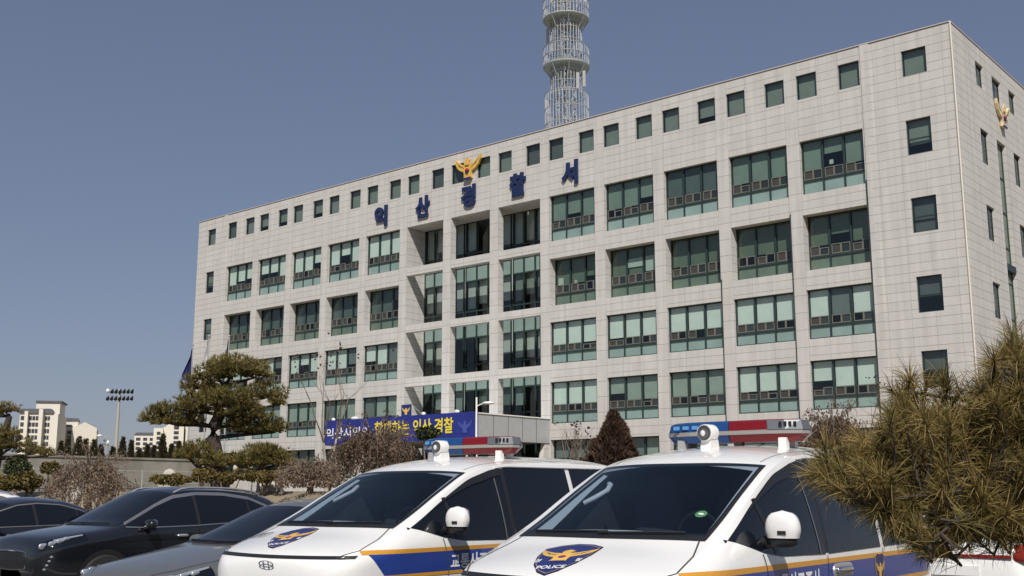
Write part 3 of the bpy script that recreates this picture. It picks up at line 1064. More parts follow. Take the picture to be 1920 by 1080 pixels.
def arches(b, root, xs, r):
    for x in xs:
        for sg in (-1, 1):
            mb = MB()
            n = 24
            G = []
            for i in range(n + 1):
                a = math.pi * i / n
                G.append([b.side(x + q * math.cos(a), max(b.zs(x) + .005, r + q * math.sin(a)), sg, .004) for q in (r * 1.17, r * .9, r * .5, .02)])
            mb.grid(G)
            mb.build('wheel_arch', MT['black'], root)

def mirror(root, b, c, shell, sg=1, s=1.0, flat=1.0):
    """door mirror: shell domed above and flat below, dark foot, arm to the door"""
    x, y, z = c
    mb = MB()
    n, G = 20, []
    for q in np.linspace(0, 1, 11):          # up the shell
        k = (1 - max(0.0, (q - .25) / .75) ** 2.6) ** .42 * (1 - .10 * max(0, .25 - q) / .25)
        ring = []
        for i in range(n + 1):
            a = 2 * math.pi * i / n
            ca, sa = math.cos(a), math.sin(a)
            ca, sa = math.copysign(abs(ca) ** .7, ca), math.copysign(abs(sa) ** .7, sa)
            ring.append((x + .072 * s * k * ca, -sg * (y + .122 * s * k * sa), z + flat * s * (-.085 + .185 * q)))
        G.append(ring)
    mb.grid(G)
    mb.add(G[0][:-1], [tuple(range(n))])
    o = mb.build('door_mirror', shell, root, smooth=50)
    mb = MB()
    mb.box(x - .074 * s, x - .066 * s, -sg * y - .03 * s - .02, -sg * y + .03 * s - .02, z - .06 * s, z - .035 * s)
    mb.build('indicator', MT['black'], o)
    mb = MB()
    mb.ell((x + .01, -sg * (y - .01), z - .105 * s * flat), (.066 * s, .108 * s, .045 * s * flat), 16, 8, 0, .75)
    yb = b.yside(x, z - .13 * s)
    mb.tube([(x + .02, -sg * (y - .07), z - .11 * s), (x + .02, -sg * (yb - .01), z - .12 * s)], [.04 * s, .045 * s], 8)
    mb.build('mirror_foot', MT['black'], o, smooth=50)
    mb = MB()
    mb.ell((x + .066 * s, -sg * y, z + .01), (.012, .095 * s, .08 * s * flat), 14, 8, 0, .8)
    mb.build('mirror_glass', MT['chrome'], o, smooth=50)
    return o

def pose(nx, ny, hd):
    """world placement of a car whose nose is at (nx, ny) and whose tail points hd degrees right of the view axis"""
    return (nx, ny, 0.0), R(90 - hd)

# ---- police van
VK = dict(
    zc=[(0, .78), (.01, .87), (.03, .935), (.06, .965), (.1, .99), (.2, 1.035), (.4, 1.10), (.62, 1.16), (.74, 1.205), (.95, 1.305), (1.3, 1.475), (1.6, 1.62), (1.83, 1.735), (2.0, 1.80), (2.3, 1.86), (2.7, 1.90), (3.3, 1.925), (4.3, 1.925), (4.8, 1.89), (5.0, 1.80), (5.1, 1.4), (5.14, .9)],
    zE=[(0, .72), (.01, .81), (.03, .875), (.06, .91), (.1, .94), (.2, .985), (.4, 1.045), (.62, 1.115), (.85, 1.205), (1.1, 1.315), (1.4, 1.465), (1.6, 1.56), (1.93, 1.70), (2.3, 1.79), (2.7, 1.82), (3.5, 1.84), (4.6, 1.83), (4.9, 1.74), (5.05, 1.3), (5.14, .8)],
    yE=[(0, .42), (.01, .52), (.03, .60), (.06, .66), (.1, .71), (.2, .79), (.4, .845), (.7, .85), (1.0, .83), (1.4, .80), (1.93, .765), (2.5, .755), (4.8, .75), (5.05, .78), (5.14, .74)],
    ym=[(0, .46), (.01, .56), (.03, .65), (.06, .715), (.1, .77), (.2, .855), (.4, .91), (.8, .945), (1.3, .95), (4.7, .95), (5.0, .92), (5.14, .82)],
    zs=[(0, .62), (.01, .5), (.03, .42), (.06, .36), (.15, .29), (.4, .26), (4.8, .26), (5.0, .30), (5.14, .45)],
    zm=[(0, .70), (.1, .82), (.4, .90), (.9, 1.0), (1.4, 1.02), (4.8, 1.02), (5.14, .7)],
    kk=[(0, 2.2), (.7, 2.2), (1.0, 1.7), (1.5, 1.35), (5.14, 1.35)], p=[(0, 2.2), (.7, 2.4), (1.2, 2.2), (5.14, 2.6)])
def xs_for(L):
    return [0, .005, .012, .02, .03, .045, .06, .08, .1, .13, .16, .2, .25, .3, .35] + [round(.4 + .05 * i, 3) for i in range(int((L - .45) / .05))] + [L - .08, L - .04, L - .015, L]

def police_van(label, loc, rz, group, shield, extras):
    root = thing('police_van', label, 'van', loc, rz, group)
    b = Body(VK)
    def glazed(x, y, z):
        return z > 1.1 and .86 < x < 1.82 and abs(y) < .705 - .045 * (x - .86) / .96
    b.loft(xs_for(b.L), glazed).build('body', MT['van_white'], root, smooth=42, fix=True)
    # cabin: dark lining, dashboard, two seats, wheel, pale pillar trim and grab handle
    mb = MB()
    for y in (-.715, .715):
        mb.add([(.9, y, .95), (2.7, y, .95), (2.7, y, 1.70), (1.95, y, 1.63), (1.0, y, 1.19)], [(0, 1, 2, 3, 4)])
    mb.quad((2.7, -.71, .95), (2.7, .71, .95), (2.7, .71, 1.72), (2.7, -.71, 1.72))
    mb.quad((.9, -.71, .95), (.9, .71, .95), (2.7, .71, .95), (2.7, -.71, .95))
    mb.quad((1.93, -.71, 1.69), (1.93, .71, 1.69), (2.7, .71, 1.74), (2.7, -.71, 1.74))
    cb = mb.build('cabin_lining', mat_once('cabin_dark', (.022, .024, .028), .9), root)
    mb = MB()
    mb.ell((1.12, 0, 1.08), (.20, .69, .12), 24, 10, 0, .6)
    mb.build('dashboard', mat_once('dash_grey', (.03, .032, .036), .85), cb, smooth=50)
    for y in (-.37, .37):
        mb = MB()
        mb.ell((2.22, y, 1.22), (.09, .23, .33), 14, 10, 0, .6)
        mb.ell((2.26, y, 1.60), (.05, .12, .09), 12, 8, 0, .7)
        mb.build('seat', mat_once('seat_grey', (.06, .065, .075), .9), cb, smooth=60)
    mb = MB()
    mb.ring((1.48, -.37, 1.20), .17, .014, 24, 6, 0, 'x')
    mb.build('steering_wheel', MT['black'], cb, smooth=60)
    mb = MB()
    G = []
    for t in np.linspace(0, 1, 14):
        x = .90 + .92 * t
        G.append([b.top(x, -.705 + .05 * t, -.02), b.top(x + .02, -.705 + .05 * t + .10 * (1 - t) ** 1.3 + .02, -.04)])
    mb.grid(G)
    mb.build('pillar_trim', mat_once('pale_trim', (.55, .60, .62), .7), cb)
    mb = MB()
    mb.tube([b.top(1.66, -.53, -.05), b.top(1.60, -.47, -.03), b.top(1.50, -.44, -.03), b.top(1.40, -.48, -.03), b.top(1.36, -.57, -.05)], .021, 8)
    mb.build('grab_handle', mat_once('pale_grip', (.75, .76, .78), .6), cb, smooth=60)
    # hood details
    mb = MB()
    for sg in (-1, 1):
        mb = MB()
        path_strip(mb, dense([(.83, .715 * sg), (.76, .735 * sg), (.58, .79 * sg), (.30, .82 * sg), (.14, .72 * sg)]), .012, lambda x, y: b.top(x, y, .003))
        mb.build('hood_seam', MT['seam'], root)
        mb = MB()
        path_strip(mb, dense([(1.98, .64 * sg), (2.3, .66 * sg), (3.4, .66 * sg), (4.8, .65 * sg)]), .012, lambda x, y: b.top(x, y, .003))
        mb.build('roof_seam', MT['seam_pale'], root)
    mb = MB()
    def front_x(y, z):
        for x in np.linspace(0, .6, 601):
            if z <= b.ztop(x, min(y, b.yE(x))) and y <= (b.yE(x) if z >= b.zE(x) else b.yside(x, z)):
                return float(x)
        return .6
    G = []
    for u in np.linspace(-.845, .845, 61):
        zl = .962 + .012 * u * u
        G.append([(front_x(abs(u), zl + .013) - .006, -u, zl + .013), (front_x(abs(u), zl - .013) - .008, -u, zl - .013)])
    mb.grid(G)
    mb.build('hood_lip_gap', MT['black'], root)
    # windscreen, cowl, wipers
    xa = lambda u: .74 + .075 * u * u
    xb = lambda u: 1.81 + .10 * u * u
    mb = MB()
    fr_ = lambda u: .765
    G0 = []
    for u in np.linspace(-1, 1, 31):     # frame of four strips round the glass
        G0.append([b.top(xa(u) - .015, u * .765, .004), b.top(xa(u) + .075, u * .735, .004)])
    mb.grid(G0)
    G0 = []
    for u in np.linspace(-1, 1, 31):
        G0.append([b.top(xb(u) - .03, u * .69, .004), b.top(xb(u) + .02, u * .71, .004)])
    mb.grid(G0)
    for sg in (-1, 1):
        G0 = []
        for t in np.linspace(0, 1, 21):
            x = xa(1) + (xb(1) - xa(1)) * t
            G0.append([b.top(x, sg * (.765 - .055 * t), .004), b.top(x, sg * (.725 - .050 * t), .004)])
        mb.grid(G0)
    ws = mb.build('windscreen_seal', MT['black'], root, smooth=50)
    mb = MB()
    top_patch(mb, b, lambda u: xa(u) + .05, xb, .735, .69, off=.008)
    mb.build('windscreen', MT['glass_van'], ws, smooth=50)
    mb = MB()
    for a, c in ((-.62, .02), (-.05, .60)):
        q = [b.top(xa(y / .75) + .035 + .03 * (y - a), y, .022) for y in np.linspace(a, c, 8)]
        mb.tube(q, .008, 5)
    mb.build('wiper', MT['black'], ws)
    # interior grab handle seen behind the glass edge, round sticker
    if extras.get('sticker'):
        mb = MB()
        cx, cy = 1.12, .575
        mb.add([b.top(cx + .045 * math.cos(a), cy + .042 * math.sin(a), .0095) for a in np.linspace(0, 2 * math.pi, 21)[:-1]], [tuple(range(20))])
        st = mb.build('round_sticker', MT['green_stk'], ws)
        mb = MB()
        mb.add([b.top(cx + .010 * math.cos(a), cy + .022 * math.sin(a), .0105) for a in np.linspace(0, 2 * math.pi, 13)[:-1]], [tuple(range(12))])
        mb.build('sticker_mark', MT['white'], st)
    # side glass
    belt = lin([(.88, 1.205), (1.0, 1.185), (1.33, 1.105), (1.6, 1.07), (2.4, 1.055), (4.6, 1.075)])
    upr = lambda x: min(b.zE(x) - .035, lin([(.88, 1.212), (1.1, 1.305), (1.35, 1.445), (1.6, 1.545), (1.9, 1.655), (2.2, 1.735), (2.45, 1.775), (4.6, 1.785)])(x))
    for sg in (1, -1):
        mb = MB()
        side_strip(mb, b, sg, belt, upr, .88, 2.40, 44, 8, .004)
        w = mb.build('side_window', MT['glass_car'], root, smooth=50)
        mb = MB()
        path_strip(mb, dense([(2.26, 1.735), (2.30, 1.06)]), .02, lambda x, z: b.side(x, z, sg, .008))
        mb.build('glass_divider', MT['silver_dark'], w)
        mb = MB()
        path_strip(mb, dense([(1.45, 1.47), (1.52, 1.09)]), .05, lambda x, z: b.side(x, z, sg, .007))
        mb.build('glass_divider', MT['black'], w)
        mb = MB()
        side_strip(mb, b, sg, lambda x: upr(x) - .06 * smoothstep((x - 1.3) / .8) - .01, upr, 1.3, 2.36, 24, 2, .022)
        mb.build('rain_visor', MT['black'], w)
        for x0, x1 in ((2.46, 3.62), (3.70, 4.72)):
            mb = MB()
            side_strip(mb, b, sg, lambda x: belt(x) + .0, lambda x: upr(x), x0, x1, 24, 8, .004)
            mb.build('side_window', MT['glass_car'], root, smooth=50)
        mb = MB()
        side_strip(mb, b, sg, lambda x: belt(x) + .01, lambda x: upr(x) - .01, 2.40, 2.46, 3, 6, .003)
        mb.build('door_pillar', MT['black'], root)
        mb = MB()
        side_strip(mb, b, sg, lambda x: upr(x) + .004, lambda x: upr(x) + .034, 2.32, 4.7, 30, 2, .02)
        side_strip(mb, b, sg, lambda x: upr(x) + .002, lambda x: upr(x) + .004, 2.32, 4.7, 30, 1, .0205, 1)
        mb.build('window_rail', [MT['van_white'], MT['seam']], root)
        mb = MB()
        for pts in ([(1.30, 1.10), (1.36, .9), (1.42, .45)], [(2.43, 1.05), (2.43, .4)], [(3.66, 1.06), (3.66, .9), (3.72, .42)]):
            path_strip(mb, dense(pts), .010, lambda x, z: b.side(x, z, sg, .0065))
        mb.build('door_seam', MT['seam'], root)
        # livery: orange / blue / orange
        mb = MB()
        f0 = lambda z: (lambda x: z - .012 * (x / 5))
        side_strip(mb, b, sg, lambda x: .985, lambda x: 1.022, .30, 5.0, 60, 1, .0045)
        side_strip(mb, b, sg, lambda x: .775, lambda x: .805, .52, 5.0, 60, 1, .0045)
        mb.build('orange_stripe', MT['s_orange'], root)
        mb = MB()
        G = []
        for i in range(61):
            t = i / 60
            G.append([b.side((.36 + .16 * (1 - j / 5)) * (1 - t) + 5.0 * t, .805 + .18 * j / 5, sg, .0045) for j in range(6)])
        mb.grid(G)
        bl = mb.build('blue_stripe', MT['s_blue'], root)
        mb = MB()
        letters(mb, '교통사고조사', .86, .140, lambda u, v, d: b.side(1.83 + sg * u, .887 + v, sg, .0075), 0, bold=.025)
        mb.build('lettering', MT['white'], bl)
        mb = MB()   # gold edged shield with the eagle on the door
        for sc_, q, mi in ((1.0, .0075, 1), (.92, .0085, 0)):
            sh = [(-.115, .10), (-.06, .125), (0, .115), (.06, .125), (.115, .10), (.11, 0), (.075, -.10), (0, -.17), (-.075, -.10), (-.11, 0)]
            mb.add([b.side(3.56 + sc_ * x, .90 + sc_ * z, sg, q) for x, z in sh], [tuple(range(len(sh)))], mi)
        se = mb.build('door_shield', [MT['navy'], MT['gold']], bl)
        eagle('shield_eagle', None, lambda u, v, d: b.side(3.56 + u, .885 + v, sg, .0095 + d * .05), .19, se, False)
        mb = MB()
        mb.ell(b.side(2.72, .918, sg, .004), (.20, .014, .062), 20, 8, 0, .45)
        dh = mb.build('door_handle', MT['silver'], root, smooth=50)
        mb = MB()
        mb.ell(b.side(2.70, .928, sg, .03), (.16, .022, .028), 18, 8, 0, .55)
        mb.build('handle_grip', MT['chrome'], dh, smooth=50)
        if sg > 0:
            mirror(root, b, (1.35, 1.07, 1.293), MT['van_white'], sg, 1.0)
        # head and tail lamps, fog lamp
        mb = MB()
        side_strip(mb, b, sg, lambda x: .60, lambda x: .74, .06, .42, 14, 4, .004)
        hl = mb.build('headlamp', MT['hood_lamp'], root)
        mb = MB()
        side_strip(mb, b, sg, lambda x: 1.02, lambda x: 1.5, 4.93, 5.04, 4, 6, .005)
        mb.build('tail_lamp', MT['tail'], root)
    # nose: oval badge, lower grille
    mb = MB()
    mb.ring((0, 0, 0), 1, .12, 28, 6, 0, 'x')
    mb.tube([(0, .42, -.75), (0, .30, .75)], .12, 5)
    mb.tube([(0, -.42, .75), (0, -.30, -.75)], .12, 5)
    mb.tube([(0, .36, .12), (0, -.36, -.12)], .12, 5)
    mb.v = [(.012 + x * .02 - .02, y * .086 + z * .015, .897 + z * .027) for x, y, z in mb.v]
    mb.build('nose_badge', MT['chrome'], root, smooth=50)
    mb = MB()
    mb.box(-.012, .06, -.44, .44, .52, .68)
    mb.build('lower_grille', MT['black'], root)
    # hood shield: navy with thin gold line, eagle and letters
    (cx, cy, w, h, rot) = shield
    def HS(u, v, q):
        c, s_ = math.cos(rot), math.sin(rot)
        uu, vv = u * c - v * s_, u * s_ + v * c
        return b.top(cx + vv, cy + uu, q)
    out = [(-.5, .36), (-.28, .46), (0, .5), (.28, .46), (.5, .36), (.47, .05), (.36, -.22), (.18, -.42), (0, -.5), (-.18, -.42), (-.36, -.22), (-.47, .05)]
    dn = dense(out + [out[0]], .06)[:-1]
    mb = MB()
    for sc_, q, mi in ((1.03, .003, 1), (1.0, .004, 0), (.95, .0046, 2), (.935, .005, 0)):
        G = [[HS(x * w * sc_ * t, y * h * sc_ * t, q) for t in (1, .75, .5, .25, .02)] for x, y in dn + [dn[0]]]
        mb.grid(G, mi)
    sh = mb.build('hood_shield', [MT['navy'], MT['black'], MT['gold']], root)
    eagle('shield_eagle', None, lambda u, v, d: HS(u * 1.15, v + .03, .006 + d * .03), h * .68, sh)
    mb = MB()
    letters(mb, 'POLICE', w * .5, h * .085, lambda u, v, d: HS(u, v - h * .325, .0065), 0, bold=.02)
    mb.build('lettering', MT['white'], sh)
    mb = MB()
    letters(mb, '경', w * .1, h * .1, lambda u, v, d: HS(u - w * .36, v - h * .12, .0065), 0, bold=.02)
    mb.build('lettering', MT['white'], sh)
    mb = MB()
    letters(mb, '찰', w * .1, h * .1, lambda u, v, d: HS(u + w * .36, v - h * .12, .0065), 0, bold=.02)
    mb.build('lettering', MT['white'], sh)
    if extras.get('paper'):
        mb = MB()
        for x0, x1, y0, y1, mi in ((.50, .62, -.80, -.60, 0),):
            path_strip(mb, dense([(x0, y0), (x0, y1), (x1, y1), (x1, y0), (x0, y0)]), .01, lambda x, y: b.top(x, y, .004))
        letters(mb, '119', .13, .07, lambda u, v, d: b.top(.56 - v, -.70 + u, .004), 0) if False else None
        for k in range(4):
            path_strip(mb, dense([(.535 + .02 * k, -.77), (.535 + .02 * k, -.66 + .02 * (k % 2))]), .008, lambda x, y: b.top(x, y, .004))
        mb.build('hood_sticker', MT['seam'], root)
    # wheels
    arches(b, root, (.98, 4.18), .33)
    for x in (.98, 4.18):
        for sg in (-1, 1):
            wheel(root, x, sg * .855, .33)
    # roof light bar on feet
    zb = 1.935
    bx = 2.90
    half = [(-.14, 0), (-.15, .36), (-.12, .50), (-.05, .62), (.02, .655), (.10, .64), (.15, .56), (.15, 0)]
    def lens(mb, sg, z0, z1, in0, in1, y0, mi):
        o = [(a, max(c, y0)) for a, c in half if c >= y0 or c == 0]
        f = lambda z, ins: (lambda a, c: (bx + a * (1 - ins), -sg * (c if c <= y0 + 1e-6 else y0 + (c - y0) * (1 - ins * .35)), z))
        mb.prism(o, f(z0, in0), f(z1, in1), mi)
    bar = None
    mb = MB()
    for sg in (1, -1):
        lens(mb, sg, zb + .062, zb + .096, -.02, -.02, 0.0, 0)
    bar = mb.build('light_bar', MT['b_band'], root)
    for sg, m in ((1, 'b_red'), (-1, 'b_blue')):
        mb = MB()
        lens(mb, sg, zb + .0, zb + .061, .26, .0, 0.004, 0)
        lens(mb, sg, zb + .097, zb + .168, 0.0, .10, 0.004, 0)
        lens(mb, sg, zb + .1681, zb + .184, .11, .34, 0.004, 0)
        mb.build('beacon_lens', MT[m], bar)
    mb = MB()     # silver speaker corner with louvres on the red end, reflector bank on the blue one
    crn = [(-.15, .36), (-.12, .50), (-.05, .62), (.02, .655), (.06, .645), (.06, .30), (-.10, .30)]
    mb.prism(crn, lambda a, c: (bx + a * 1.06, -c * 1.02, zb + .0965), lambda a, c: (bx + a * .93, -c * .985, zb + .174))
    for k in range(4):
        y = .47 + .035 * k
        x = bx - .142 + (y - .455) * .52
        mb.box(x - .012, x + .004, -y - .010, -y + .010, zb + .12, zb + .16, 1)
    mb.build('speaker_corner', [mat_once('speaker_grey', (.15, .16, .175), .35, .4), MT['black']], bar)
    mb = MB()
    for k in range(4):
        y = -.22 - .09 * k
        mb.box(bx - .153, bx - .148, -y - .03, -y + .03, zb + .118, zb + .15)
    mb.build('reflector', mat_once('reflector_pale_blue', (.10, .28, .55), .2), bar)
    for x, y in ((bx - .08, .47), (bx + .1, .47), (bx - .08, -.47), (bx + .1, -.47), (bx, .03)):
        mb = MB()
        mb.box(x - .03, x + .03, -y - .035, -y + .035, b.ztop(x, abs(y)) - .02, zb + .03)
        mb.build('bar_foot', MT['van_white'] if y > .4 else MT['seam_pale'], root)
    # camera-like search lamp on the roof
    sx = 2.40
    z0 = b.ztop(sx, 0)
    mb = MB()
    mb.prism([(-.07, 0), (.10, 0), (.075, .10), (.05, .145), (-.02, .145), (-.055, .08)], lambda a, c: (sx + a, -.045, z0 - .02 + c), lambda a, c: (sx + a, .045, z0 - .02 + c))
    sl = mb.build('search_lamp', MT['van_white'], root)
    mb = MB()
    mb.tube([(sx + .075, 0, z0 + .13), (sx + .05, 0, z0 + .13), (sx - .075, 0, z0 + .125), (sx - .085, 0, z0 + .125)], [.04, .068, .07, .066], 20)
    mb.build('lamp_housing', MT['van_white'], sl, smooth=40)
    mb = MB()
    mb.ring((sx - .086, 0, z0 + .125), .052, .010, 20, 6, 0, 'x')
    mb.add([(sx - .087, .052 * math.cos(a), z0 + .125 + .052 * math.sin(a)) for a in np.linspace(0, 2 * math.pi, 21)[:-1]], [tuple(range(20))], 1)
    mb.ell((sx - .088, .01, z0 + .12), (.012, .022, .026), 10, 6, 2)
    mb.build('lamp_lens', [MT['seam'], mat_once('lamp_reflector', (.22, .22, .20), .25, .6), MT['lens']], sl)
    return root
_mo = {}
def mat_once(name, *a, **k):
    if name not in _mo:
        _mo[name] = mat(name, *a, **k)
    return _mo[name]
MT['silver_dark'] = mat('dull_grey_trim', (.12, .12, .125), .4)
VG = 'police vans parked side by side'
l_, r_ = pose(0.18, 7.31, 37.0)
police_van('near white police van with a round green sticker on its dark windscreen', l_, r_, VG, (.355, -.07, .42, .53, .15), {'sticker': True})
l_, r_ = pose(-2.164, 10.066, 35.8)
police_van('white police van between the grey sedan and the nearer police van', l_, r_, VG, (.43, -.19, .40, .54, .30), {'paper': True})

# ---- cars
SUVK = dict(
    zc=[(0, .66), (.01, .76), (.04, .86), (.1, .92), (.3, .975), (.6, 1.02), (.95, 1.06), (1.1, 1.09), (1.4, 1.24), (1.75, 1.43), (2.02, 1.555), (2.25, 1.60), (2.6, 1.625), (3.1, 1.615), (3.6, 1.57), (3.95, 1.51), (4.1, 1.42), (4.3, 1.15), (4.42, .95), (4.48, .72)],
    zE=[(0, .62), (.01, .70), (.04, .80), (.1, .86), (.3, .92), (.6, .965), (1.0, 1.02), (1.2, 1.07), (1.5, 1.215), (1.8, 1.365), (2.13, 1.50), (2.5, 1.555), (3.1, 1.545), (3.6, 1.50), (3.95, 1.42), (4.1, 1.33), (4.3, 1.08), (4.42, .88), (4.48, .68)],
    yE=[(0, .42), (.01, .52), (.04, .60), (.1, .66), (.3, .75), (.6, .79), (1.1, .785), (1.4, .74), (1.8, .66), (2.13, .61), (2.6, .60), (3.4, .59), (3.9, .58), (4.3, .66), (4.48, .58)],
    ym=[(0, .48), (.01, .60), (.04, .70), (.1, .77), (.3, .87), (.7, .92), (1.2, .925), (4.0, .92), (4.3, .87), (4.48, .70)],
    zs=[(0, .5), (.04, .35), (.15, .25), (.4, .22), (4.1, .22), (4.3, .28), (4.48, .5)],
    zm=[(0, .6), (.1, .72), (.4, .78), (1.0, .90), (1.4, .96), (3.9, 1.0), (4.3, .8), (4.48, .6)],
    kk=[(0, 2.2), (.9, 2.4), (1.3, 1.8), (1.7, 1.3), (4.48, 1.3)], p=[(0, 2.3), (4.48, 2.6)])
SEDK = dict(
    zc=[(0, .52), (.01, .60), (.04, .68), (.1, .735), (.3, .80), (.6, .86), (1.0, .93), (1.28, .975), (1.6, 1.125), (1.9, 1.27), (2.15, 1.375), (2.4, 1.43), (2.8, 1.455), (3.2, 1.43), (3.6, 1.34), (4.0, 1.17), (4.25, 1.08), (4.6, 1.05), (4.78, 1.0), (4.84, .85), (4.87, .65)],
    zE=[(0, .48), (.01, .55), (.04, .62), (.1, .675), (.3, .75), (.6, .81), (1.0, .88), (1.35, .95), (1.7, 1.08), (2.0, 1.21), (2.3, 1.325), (2.7, 1.375), (3.2, 1.35), (3.6, 1.265), (4.0, 1.10), (4.3, 1.02), (4.6, .99), (4.78, .93), (4.84, .8), (4.87, .6)],
    yE=[(0, .42), (.01, .52), (.04, .61), (.1, .67), (.3, .75), (.6, .79), (1.2, .78), (1.6, .71), (2.0, .62), (2.4, .575), (3.2, .57), (3.7, .60), (4.1, .68), (4.6, .70), (4.87, .58)],
    ym=[(0, .48), (.01, .60), (.04, .70), (.1, .77), (.3, .87), (.7, .92), (1.2, .93), (4.2, .925), (4.6, .89), (4.87, .70)],
    zs=[(0, .4), (.04, .28), (.15, .21), (.4, .18), (4.4, .18), (4.7, .25), (4.87, .42)],
    zm=[(0, .46), (.1, .56), (.4, .64), (1.0, .74), (1.4, .84), (3.9, .88), (4.4, .8), (4.87, .5)],
    kk=[(0, 2.2), (1.0, 2.4), (1.5, 1.7), (1.9, 1.3), (4.0, 1.4), (4.87, 2.0)], p=[(0, 2.4), (4.87, 2.6)])

def car(name, label, cat, loc, rz, paint, kind, details=()):
    root = thing(name, label, cat, loc, rz, None)
    suv = kind == 'suv'
    b = Body(SUVK if suv else SEDK)
    b.loft(xs_for(b.L)).build('body', paint, root, smooth=45, fix=True)
    if suv:
        xa = lambda u: 1.03 + .09 * u * u
        xb = lambda u: 2.03 + .09 * u * u
        wa, wb_ = .725, .565
        belt = lin([(1.22, 1.045), (1.6, 1.035), (2.4, 1.05), (3.3, 1.09), (3.85, 1.16)])
        up = lin([(1.22, 1.055), (1.5, 1.185), (1.8, 1.325), (2.1, 1.435), (2.5, 1.485), (3.0, 1.475), (3.5, 1.41), (3.85, 1.27)])
        x0, x1, piv, wr, wx = 1.22, 3.85, 2.42, .345, (.90, 3.57)
    else:
        xa = lambda u: 1.28 + .13 * u * u
        xb = lambda u: 2.12 + .12 * u * u
        wa, wb_ = .715, .545
        belt = lin([(1.45, .935), (1.8, .935), (3.0, .955), (3.9, .99)])
        up = lin([(1.45, .945), (1.75, 1.075), (2.0, 1.18), (2.35, 1.29), (2.75, 1.325), (3.2, 1.295), (3.6, 1.19), (3.9, 1.03)])
        x0, x1, piv, wr, wx = 1.45, 3.9, 2.62, .33, (.93, 3.76)
    mb = MB()
    top_patch(mb, b, lambda u: xa(u) - .02, lambda u: xb(u) + .015, wa + .02, wb_ + .015, off=.003)
    ws = mb.build('windscreen_seal', MT['black'], root, smooth=50)
    mb = MB()
    top_patch(mb, b, lambda u: xa(u) + .03, xb, wa, wb_, off=.007)
    mb.build('windscreen', MT['glass_car'], ws, smooth=50)
    mb = MB()
    for a, c in ((-.6, 0.0), (-.05, .58)):
        mb.tube([b.top(xa(y / .72) + .02 + .03 * (y - a), y, .02) for y in np.linspace(a, c, 8)], .008, 5)
    mb.build('wiper', MT['black'], ws)
    # rear window
    mb = MB()
    if suv:
        top_patch(mb, b, lambda u: 4.12 - .03 * u * u, lambda u: 4.30 - .03 * u * u, .50, .55, off=.004)
    else:
        top_patch(mb, b, lambda u: 3.35 - .08 * u * u, lambda u: 4.02 - .08 * u * u, .50, .62, off=.004)
    mb.build('rear_window', MT['glass_car'], root, smooth=50)
    for sg in (1, -1):
        mb = MB()
        side_strip(mb, b, sg, belt, up, x0, x1, 44, 8, .004)
        w = mb.build('side_window', MT['glass_car'], root, smooth=50)
        mb = MB()
        path_strip(mb, dense([(piv, belt(piv)), (piv + .03, up(piv + .03))]), .05, lambda x, z: b.side(x, z, sg, .006))
        mb.build('door_pillar', MT['black'], w)
        mb = MB()
        path_strip(mb, dense([(x1 - .45, belt(x1 - .45)), (x1 - .42, up(x1 - .42))]), .03, lambda x, z: b.side(x, z, sg, .006))
        mb.build('door_pillar', MT['black'], w)
        mb = MB()
        side_strip(mb, b, sg, lambda x: up(x) + .002, lambda x: up(x) + (.05 if suv else .022), x0, x1, 44, 1, .008)
        side_strip(mb, b, sg, lambda x: belt(x) - .016, lambda x: belt(x) - .002, x0, x1, 44, 1, .008)
        mb.build('window_trim', mat_once('grey_trim_and_sky_sheen', (.22, .23, .25), .35, .6) if 'trim' in details else MT['silver_dark'], w)  # trim grey also paints the roof side's sky reflection in the wide band
        mirror(root, b, (1.52 if suv else 1.75, 1.0, 1.085 if suv else .98), paint, sg, .95, .66)
        mb = MB()
        for pts in ([(x0 + .12, belt(x0 + .1) - .03), (x0 + .2, .45)], [(piv, belt(piv) - .03), (piv - .02, .4)], [(x1 - .3, belt(x1 - .3) - .03), (x1 - .25, .75)]):
            path_strip(mb, dense(pts), .010, lambda x, z: b.side(x, z, sg, .004))
        mb.build('door_seam', MT['black'], root)
        for hx in (piv - .3, piv + .75):
            mb = MB()
            mb.ell(b.side(hx, belt(hx) - .14, sg, .02), (.1, .022, .022), 12, 6, 0, .7)
            mb.build('door_handle', paint if 'trim' not in details else MT['silver'], root, smooth=50)
        # headlamp: dark housing, bright lamp units
        mb = MB()
        if suv:
            side_strip(mb, b, sg, lambda x: min(b.zE(x) - .015, .735 + .24 * x), lambda x: b.zE(x) - .004, .055, .62, 20, 4, .006)
        else:
            side_strip(mb, b, sg, lambda x: min(b.zE(x) - .02, .63 + .04 * x), lambda x: b.zE(x) - .02 + .01 * x, .12, .60, 16, 4, .006)
        hl = mb.build('headlamp', MT['glass_car'], root, smooth=50)
        mb = MB()
        for q in range(4 if suv else 3):
            xq = (.085 + .095 * q) if suv else (.20 + .11 * q)
            zq = (.805 + .033 * q) if suv else (.70 + .02 * q)
            k = 1.25 if suv else 1
            mb.ell(b.side(xq, zq, sg, -.004), (k * (.062 - .004 * q), .022, k * (.036 - .004 * q)), 14, 8, 0, .75)
        side_strip(mb, b, sg, lambda x: b.zE(x) - .05 + .04 * x, lambda x: b.zE(x) - .014, .20, .58, 12, 1, .010)
        mb.build('lamp_unit', MT['hood_lamp'], hl, smooth=60)
        mb = MB()
        if suv:
            side_strip(mb, b, sg, lambda x: .92, lambda x: 1.05, 4.22, 4.38, 5, 4, .006)
        else:
            side_strip(mb, b, sg, lambda x: .82, lambda x: .95, 4.55, 4.80, 5, 4, .006)
        mb.build('tail_lamp', MT['tail'], root)
